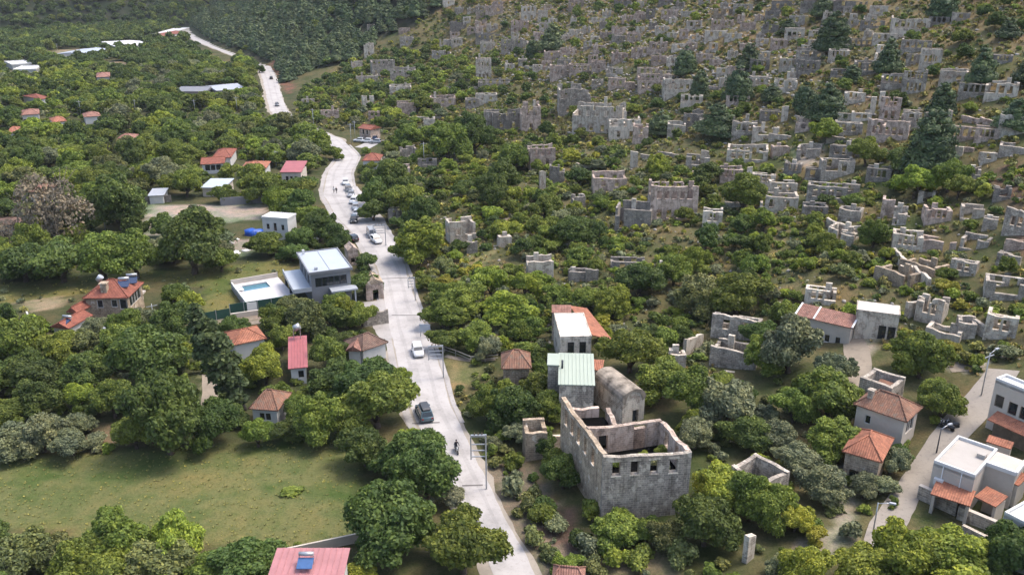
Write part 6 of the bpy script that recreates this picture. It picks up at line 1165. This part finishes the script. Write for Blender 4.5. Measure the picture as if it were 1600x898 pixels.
strew([(455, 195), (480, 140), (545, 98), (640, 50), (700, -70), (1950, -70), (1950, 260), (1400, 270), (1000, 240), (760, 210), (620, 215)], 2.3, 1.0, 2.5, dict(bscrub=.50, bgreen=.26, bdark=.10, bolive=.10, byellow=.04), .8, .6)
strew([(-260, 440), (60, 445), (230, 442), (450, 407), (456, 440), (370, 470), (368, 488), (305, 502), (-260, 500)], 3.2, .7, 1.6, dict(bolive=.5, bscrub=.3, bgreen=.2), .30, .7)
strew([(700, 690), (790, 700), (900, 900), (850, 930), (790, 800)], 2.2, .8, 1.8, dict(bdry=.4, bolive=.3, bgreen=.3), .6, .7)
strew([(690, 640), (735, 700), (790, 790), (848, 905), (905, 905), (830, 760), (760, 660), (720, 600)], 1.5, .7, 1.9, dict(bgreen=.35, bdry=.25, bolive=.25, bscrub=.15), .8, .6)
strew([(690, 500), (780, 540), (800, 620), (760, 720), (700, 640)], 2.2, .8, 1.8, dict(bgreen=.5, bscrub=.3, bolive=.2), .6, .7)
# ------------------------------------------------------------------ which plants stand as single things
CAP = dict(broadleaf_tree=290, olive_tree=90, pine_tree=230, bush=280, copper_tree=9, poplar_tree=3)
def in_view(q):
    z = gz(q[1], q[2]); a, b_, _ = proj(q[1], q[2], z + q[3] * .4); return -q[4] * .4 < float(a) < 1600 + q[4] * .4 and -q[4] * .3 < float(b_) < 898 + q[4] * .3
for q in PLANTS: q.append(in_view(q))
PLANTS.sort(key=lambda q: (not q[7], -q[4] - (2000 if q[6] else 0)))
count = {}; STUFF = {}
GROUPS = dict(broadleaf_tree='broadleaf trees of the valley and slope', olive_tree='olive trees', pine_tree='pines on the slope and spur', bush='bushes on the slope', copper_tree='bare copper-coloured trees', poplar_tree=None)
size_word = lambda w: 'big' if w > 88 else 'mid-sized' if w > 48 else 'small' if w > 22 else 'tiny'
for i, (k, x, y, d, w, hf, hand, seen) in enumerate(PLANTS):
    kind, mat, name, word = SPEC[k]; rz = (i * 2.399) % (2 * PI); z = gz(x, y) - .04 * d
    if seen and count.get(name, 0) < CAP[name] and (hand or name != 'pine_tree' or w > 21):
        count[name] = count.get(name, 0) + 1; lod = 0 if w > 46 else 1; sh = shape(kind, lod, i % (8 if kind == 'broad' else 4)); cm, tm = sh[3], sh[4]
        sx = 1 + .15 * math.sin(i * 1.7); sz = 1 + .20 * math.sin(i * 2.9)
        def child(nm, me, mt, par=None):
            o = bpy.data.objects.new(nm, me); C.objects.link(o); o.material_slots[0].link = 'OBJECT'; o.material_slots[0].material = M[mt]
            if par is not None: o.parent = par
            return o
        if kind == 'bush': r = child(name, cm, mat); r.location = (x, y, z); r.rotation_euler = (0, 0, rz)
        else:
            r = empty(name, (x, y, z), rz); child('trunk', tm, 'bark_pale' if kind in ('bare', 'poplar') else 'bark', r); child('crown', cm, mat, r)
        r.scale = (d * sx, d / sx, d * sz * hf)
        if kind == 'poplar': r.rotation_euler = (0, math.radians(-20), 0); r.scale = (d, d, d * .92)
        a, b_, _ = proj(x, y, z + d * .45); what = 'tree' if kind != 'bush' else 'bush'
        what = {'olive_tree': 'tree', 'pine_tree': 'pine', 'copper_tree': 'tree', 'poplar_tree': 'poplar'}.get(name, what)
        tag(r, None, {'pine': 'pine tree'}.get(what, what), GROUPS[name]); THINGS.append([r, float(a), float(b_), w, f"{size_word(w)} {word} {what}", None])
    else:
        STUFF.setdefault((kind, mat), []).append((x, y, z, d, rz, i))
import sys as _s; print('plants', len(PLANTS), count, {k: len(v) for k, v in STUFF.items()})
NAMES = {'broad': 'woodland', 'pine': 'pine_forest', 'bush': 'undergrowth', 'bare': 'woodland', 'poplar': 'woodland'}
def planted(name, mat, L, kind):
    """plants nobody would count: one object whose points each carry one of a few shared plant shapes"""
    sets_ = {}
    for x, y, z, d, rz, i in L:
        lod = 1 if d * F / max(30, math.hypot(x, y)) > 20 else 2; sets_.setdefault((lod, i % 4), []).append((x, y, z, d, rz, i))
    P = []; A = {k: [] for k in ('rot', 'scl')}; var = []; protos = []
    for n_, ((lod, v), rows) in enumerate(sorted(sets_.items())):
        sh = shape(kind, lod, v); me_ = sh[3] or fast_mesh(kind + '_far_crown', sh[0], sh[1]); pr = bpy.data.objects.new(kind + '_shape', me_); protos.append(pr)
        for x, y, z, d, rz, i in rows: P.append((x, y, z)); A['rot'].append((0, 0, rz)); A['scl'].append((d * (.9 + .2 * ((i * 3) % 10) / 10), d, d * (.85 + .3 * ((i * 7) % 10) / 10))); var.append(n_)
    me = bpy.data.meshes.new(name); me.from_pydata(P, [], []); o = bpy.data.objects.new(name, me); C.objects.link(o)
    for k, v in A.items(): a_ = me.attributes.new(k, 'FLOAT_VECTOR', 'POINT'); a_.data.foreach_set('vector', np.array(v, np.float32).ravel())
    a_ = me.attributes.new('variant', 'INT', 'POINT'); a_.data.foreach_set('value', np.array(var, np.int32))
    t = bpy.data.node_groups.new(name + '_planting', 'GeometryNodeTree'); t.interface.new_socket('Geometry', in_out='INPUT', socket_type='NodeSocketGeometry'); t.interface.new_socket('Geometry', in_out='OUTPUT', socket_type='NodeSocketGeometry')
    nn, ll = t.nodes, t.links; gi, go, jn = nn.new('NodeGroupInput'), nn.new('NodeGroupOutput'), nn.new('GeometryNodeJoinGeometry')
    def named(nm, ty): q = nn.new('GeometryNodeInputNamedAttribute'); q.data_type = ty; q.inputs[0].default_value = nm; return q.outputs[0]
    rot, scl, vr = named('rot', 'FLOAT_VECTOR'), named('scl', 'FLOAT_VECTOR'), named('variant', 'INT'); e2r = nn.new('FunctionNodeEulerToRotation'); ll.new(rot, e2r.inputs[0])
    for n_, pr in enumerate(protos):
        oi = nn.new('GeometryNodeObjectInfo'); oi.inputs['Object'].default_value = pr; sm = nn.new('GeometryNodeSetMaterial'); sm.inputs['Material'].default_value = M[mat]; ll.new(oi.outputs['Geometry'], sm.inputs['Geometry'])
        cmp_ = nn.new('FunctionNodeCompare'); cmp_.data_type = 'INT'; cmp_.operation = 'EQUAL'; ll.new(vr, cmp_.inputs[2]); cmp_.inputs[3].default_value = n_
        ip = nn.new('GeometryNodeInstanceOnPoints'); ll.new(gi.outputs[0], ip.inputs['Points']); ll.new(sm.outputs[0], ip.inputs['Instance']); ll.new(cmp_.outputs[0], ip.inputs['Selection']); ll.new(e2r.outputs[0], ip.inputs['Rotation']); ll.new(scl, ip.inputs['Scale']); ll.new(ip.outputs[0], jn.inputs[0])
    ll.new(jn.outputs[0], go.inputs[0]); md = o.modifiers.new('planting', 'NODES'); md.node_group = t; me.materials.append(M[mat]); tag(o, kind='stuff')
for (kind, mat), L in STUFF.items(): planted(NAMES[kind], mat, L, kind if kind in ('broad', 'pine', 'bush') else 'broad')
# green growth inside the big ruin
for i, (u_, v_, dd, mt) in enumerate(((.72, .30, 2.6, 'l_olive'), (.58, .62, 1.8, 'l_bright'), (.22, .45, 1.6, 'l_mid'), (.86, .75, 2.2, 'l_mid'))):
    o = bpy.data.objects.new('bush', shape('bush', 0, i % 3)[3]); C.objects.link(o); o.material_slots[0].link = 'OBJECT'; o.material_slots[0].material = M[mt]; lx, ly = wt + u_ * (W0b - 2 * wt), wt + v_ * (DM - 2 * wt)
    o.location = big.matrix_basis @ Vector((lx, ly, H0b - 3.52)); o.scale = (dd, dd, dd); tag(o, ('grey-green bush inside the big ruin, by its hill side wall', 'bright bush inside the big ruin, in the inner doorway', 'green bush inside the big ruin, behind the second window', 'green bush inside the big ruin, in the corner of the partition')[i], 'bush', 'bushes inside the big ruin')
# dry grass and loose stones on the upper slope
def litter(name, poly, spacing, prob, base, s0, s1, mat, seed):
    P = [hit(x, max(y, 1)) for x, y in poly]; xs = [p.x for p in P]; ys = [p.y for p in P]; rs = np.random.RandomState(seed)
    a, b_ = np.meshgrid(np.arange(min(xs), max(xs), spacing), np.arange(min(ys), max(ys), spacing)); X = a.ravel() + rs.uniform(-.5, .5, a.size) * spacing; Y = b_.ravel() + rs.uniform(-.5, .5, a.size) * spacing
    Z = terr(X, Y); qx, qy, _ = proj(X, Y, Z); ok = inpoly(qx, qy, poly) & (rs.rand(len(X)) < prob) & (np.abs((X - road_x(Y)) * .93) > 6); X, Y, Z = X[ok], Y[ok], Z[ok]; n_ = len(X)
    V, Q = base; s = rs.uniform(s0, s1, n_); r_ = rs.uniform(0, 2 * PI, n_); c, sn = np.cos(r_), np.sin(r_)
    VV = np.stack([(V[None, :, 0] * c[:, None] - V[None, :, 1] * sn[:, None]) * s[:, None] + X[:, None], (V[None, :, 0] * sn[:, None] + V[None, :, 1] * c[:, None]) * s[:, None] + Y[:, None], V[None, :, 2] * s[:, None] + Z[:, None]], 2).reshape(-1, 3)
    QQ = (Q[None] + (np.arange(n_) * len(V))[:, None, None]).reshape(-1, 4); o = bpy.data.objects.new(name, fast_mesh(name, VV, QQ, M[mat])); C.objects.link(o); tag(o, kind='stuff'); print(name, n_)
UP = [(690, 60), (700, 1), (1700, 1), (1700, 250), (1400, 262), (1000, 235), (760, 205), (560, 190), (480, 160)]
rr_ = np.random.RandomState(5); stone = CS1 * (1 + .25 * rr_.randn(len(CS1), 1) * .6) * np.array([1, .8, .55])
litter('rubble_stones', UP, 2.4, .42, (stone, CQ1), .18, .62, 'rubble', 3)
litter('rubble_stones', LOW, 2.6, .30, (stone, CQ1), .15, .5, 'rubble', 14)
litter('rubble_stones', [(780, 0), (1260, 0), (1240, 150), (1000, 160), (780, 120)], 1.6, .5, (stone, CQ1), .2, .8, 'rubble', 4)
tv = []; tq = []
for k in range(9):
    a = k * 2.4; q = np.array([math.cos(a), math.sin(a), 0]); t_ = np.array([-q[1], q[0], 0]); b0 = len(tv); tv += [q * .12 - t_ * .10, q * .12 + t_ * .10, q * .5 + t_ * .05 + np.array([0, 0, .7]), q * .5 - t_ * .05 + np.array([0, 0, .7])]; tq.append([b0, b0 + 1, b0 + 2, b0 + 3])
litter('dry_grass', UP, 1.5, .55, (np.array(tv), np.array(tq)), .4, 1.0, 'l_dry', 6); litter('dry_grass', LOW, 1.6, .5, (np.array(tv), np.array(tq)), .4, .9, 'l_dry', 7)
litter('grass', MEADOW, .75, .5, (np.array(tv) * np.array([1, 1, .6]), np.array(tq)), .16, .38, 'l_meadow', 8); litter('grass', MEADOW, 1.0, .4, (np.array(tv) * np.array([1, 1, .5]), np.array(tq)), .15, .4, 'l_scrub', 18); litter('grass', FIELD, 1.4, .4, (np.array(tv), np.array(tq)), .25, .55, 'l_scrub', 9)
# ------------------------------------------------------------------ labels: what a thing looks like and what it stands by
LANDMARKS = [('the big ruin', 985, 700), ('the white-roofed house', 890, 520), ('the pale green roof', 898, 580), ('the vaulted chapel', 975, 610), ('the round-roofed hut', 805, 568), ('the grey villa', 505, 420), ('the swimming pool', 420, 450), ('the solar-panelled house', 165, 460), ('the white cube house', 430, 352), ('the copper tree', 90, 340), ('the poplar', 352, 575), ('the red metal roof', 465, 555), ('the faded red shed', 478, 880), ('the dry meadow', 250, 760), ('the blue-roofed shed', 332, 288), ('the twin red farmhouses', 345, 245), ('the brown hip cottage', 413, 625), ('the white hatchback', 653, 548), ('the teal car', 663, 640), ('the tallest gantry', 756, 720), ('the parapet house', 1510, 715), ('the tall white house', 1590, 615), ('the mottled hip roof', 1390, 630), ('the long red roof', 1285, 490), ('the pink storeyed ruin', 1055, 320), ('the pinkish ruin group', 1390, 200), ('the five-gapped upper ruin', 1420, 45), ('the tall slim ruin', 756, 105), ('the roadside car row', 552, 315), ('the bend car park', 573, 222), ('the far straight road', 428, 145), ('the pine spur', 480, 90), ('the long castle-like ruin', 932, 188), ('the tall central pine', 1120, 160), ('the broad dark pine', 1300, 60), ('the white lane house', 1372, 480), ('the arched hut', 585, 450), ('the orange cottage', 390, 520), ('the village lane', 1430, 750), ('the brown-red cottage roofs', 575, 535), ('the two-level ruin', 1149, 520), ('the courtyard ruin', 1180, 735), ('the tan yard', 320, 335), ('the yellow gardens', 200, 185), ('the warehouses', 325, 138), ('the greenhouses', 190, 75), ('the flat white buildings', 35, 102), ('the deep red valley roof', 70, 150), ('the whitish windowed ruin', 828, 25), ('the paired pinkish ruins', 960, 95), ('the four-gapped ruin row', 1145, 45), ('the grey ruin terrace', 1395, 130), ('the rubble court', 1310, 215), ('the roofless lane house', 1380, 585), ('the pale hillside path', 740, 410), ('the lone blank ruin', 845, 425), ('the edge ruin', 1583, 350), ('the cream-fronted ruin', 1416, 385), ('the wide grey ruin', 1166, 250), ('the orange road house', 578, 248), ('the orchard field', 130, 480), ('the lane lamp', 1364, 800), ('the tall lane pole', 1533, 580), ('the far road bend', 315, 62)]
REL_SLOPE = ('uphill of', 'before', 'roadward of', 'beyond'); REL_FIELD = ('roadward of', 'before', 'fieldward of', 'beyond')
ORD = ['', 'second', 'third', 'fourth', 'fifth', 'sixth', 'seventh', 'eighth', 'ninth', 'tenth', 'eleventh', 'twelfth']
sets = {}
for t in THINGS:
    r, px, py, w, d, lab = t
    if lab: r['label'] = lab; continue
    L = sorted(LANDMARKS, key=lambda q: math.hypot(q[1] - px, (q[2] - py) * 1.4))[:6]; l0 = L[0]; dx, dy = px - l0[1], (py - l0[2]) * 1.4; dist = math.hypot(dx, dy)
    a = int(round(math.atan2(dy, dx) / (PI / 2))) % 4
    road_px = float(np.interp(l0[2], [p[1] for p in ROADPX][::-1], [p[0] for p in ROADPX][::-1]))
    rel = 'beside' if dist < 14 else (REL_SLOPE if l0[1] > road_px else REL_FIELD)[a]
    sets.setdefault((d, rel, l0[0]), []).append((dist, r, L))
used = set()
for (d, rel, lm), v in sets.items():
    v.sort(key=lambda q: q[0])
    for i, (dist, r, L) in enumerate(v):
        base = f"{d} {rel} {lm}"; opts = [base] if len(v) == 1 else []
        opts += [f"{base}, towards {q[0]}" for q in L[1:]] if len(v) > 1 else []
        opts += [f"{o} {base}" for o in ORD[1:]] + [f"{o} {base}, towards {L[1][0]}" for o in ORD[1:]]
        lab = next((o for o in opts if o not in used and len(o.split()) <= 16), opts[-1]); used.add(lab); r['label'] = lab
print('TRIS', sum(2 * len(o.data.polygons) for o in C.objects if o.type == 'MESH' and o.get('kind') == 'stuff'), 'unique', sum(len(p.vertices) - 2 for m_ in bpy.data.meshes for p in m_.polygons), 'RUINS', sum(o.name.startswith('ruined_house') for o in C.objects), count)
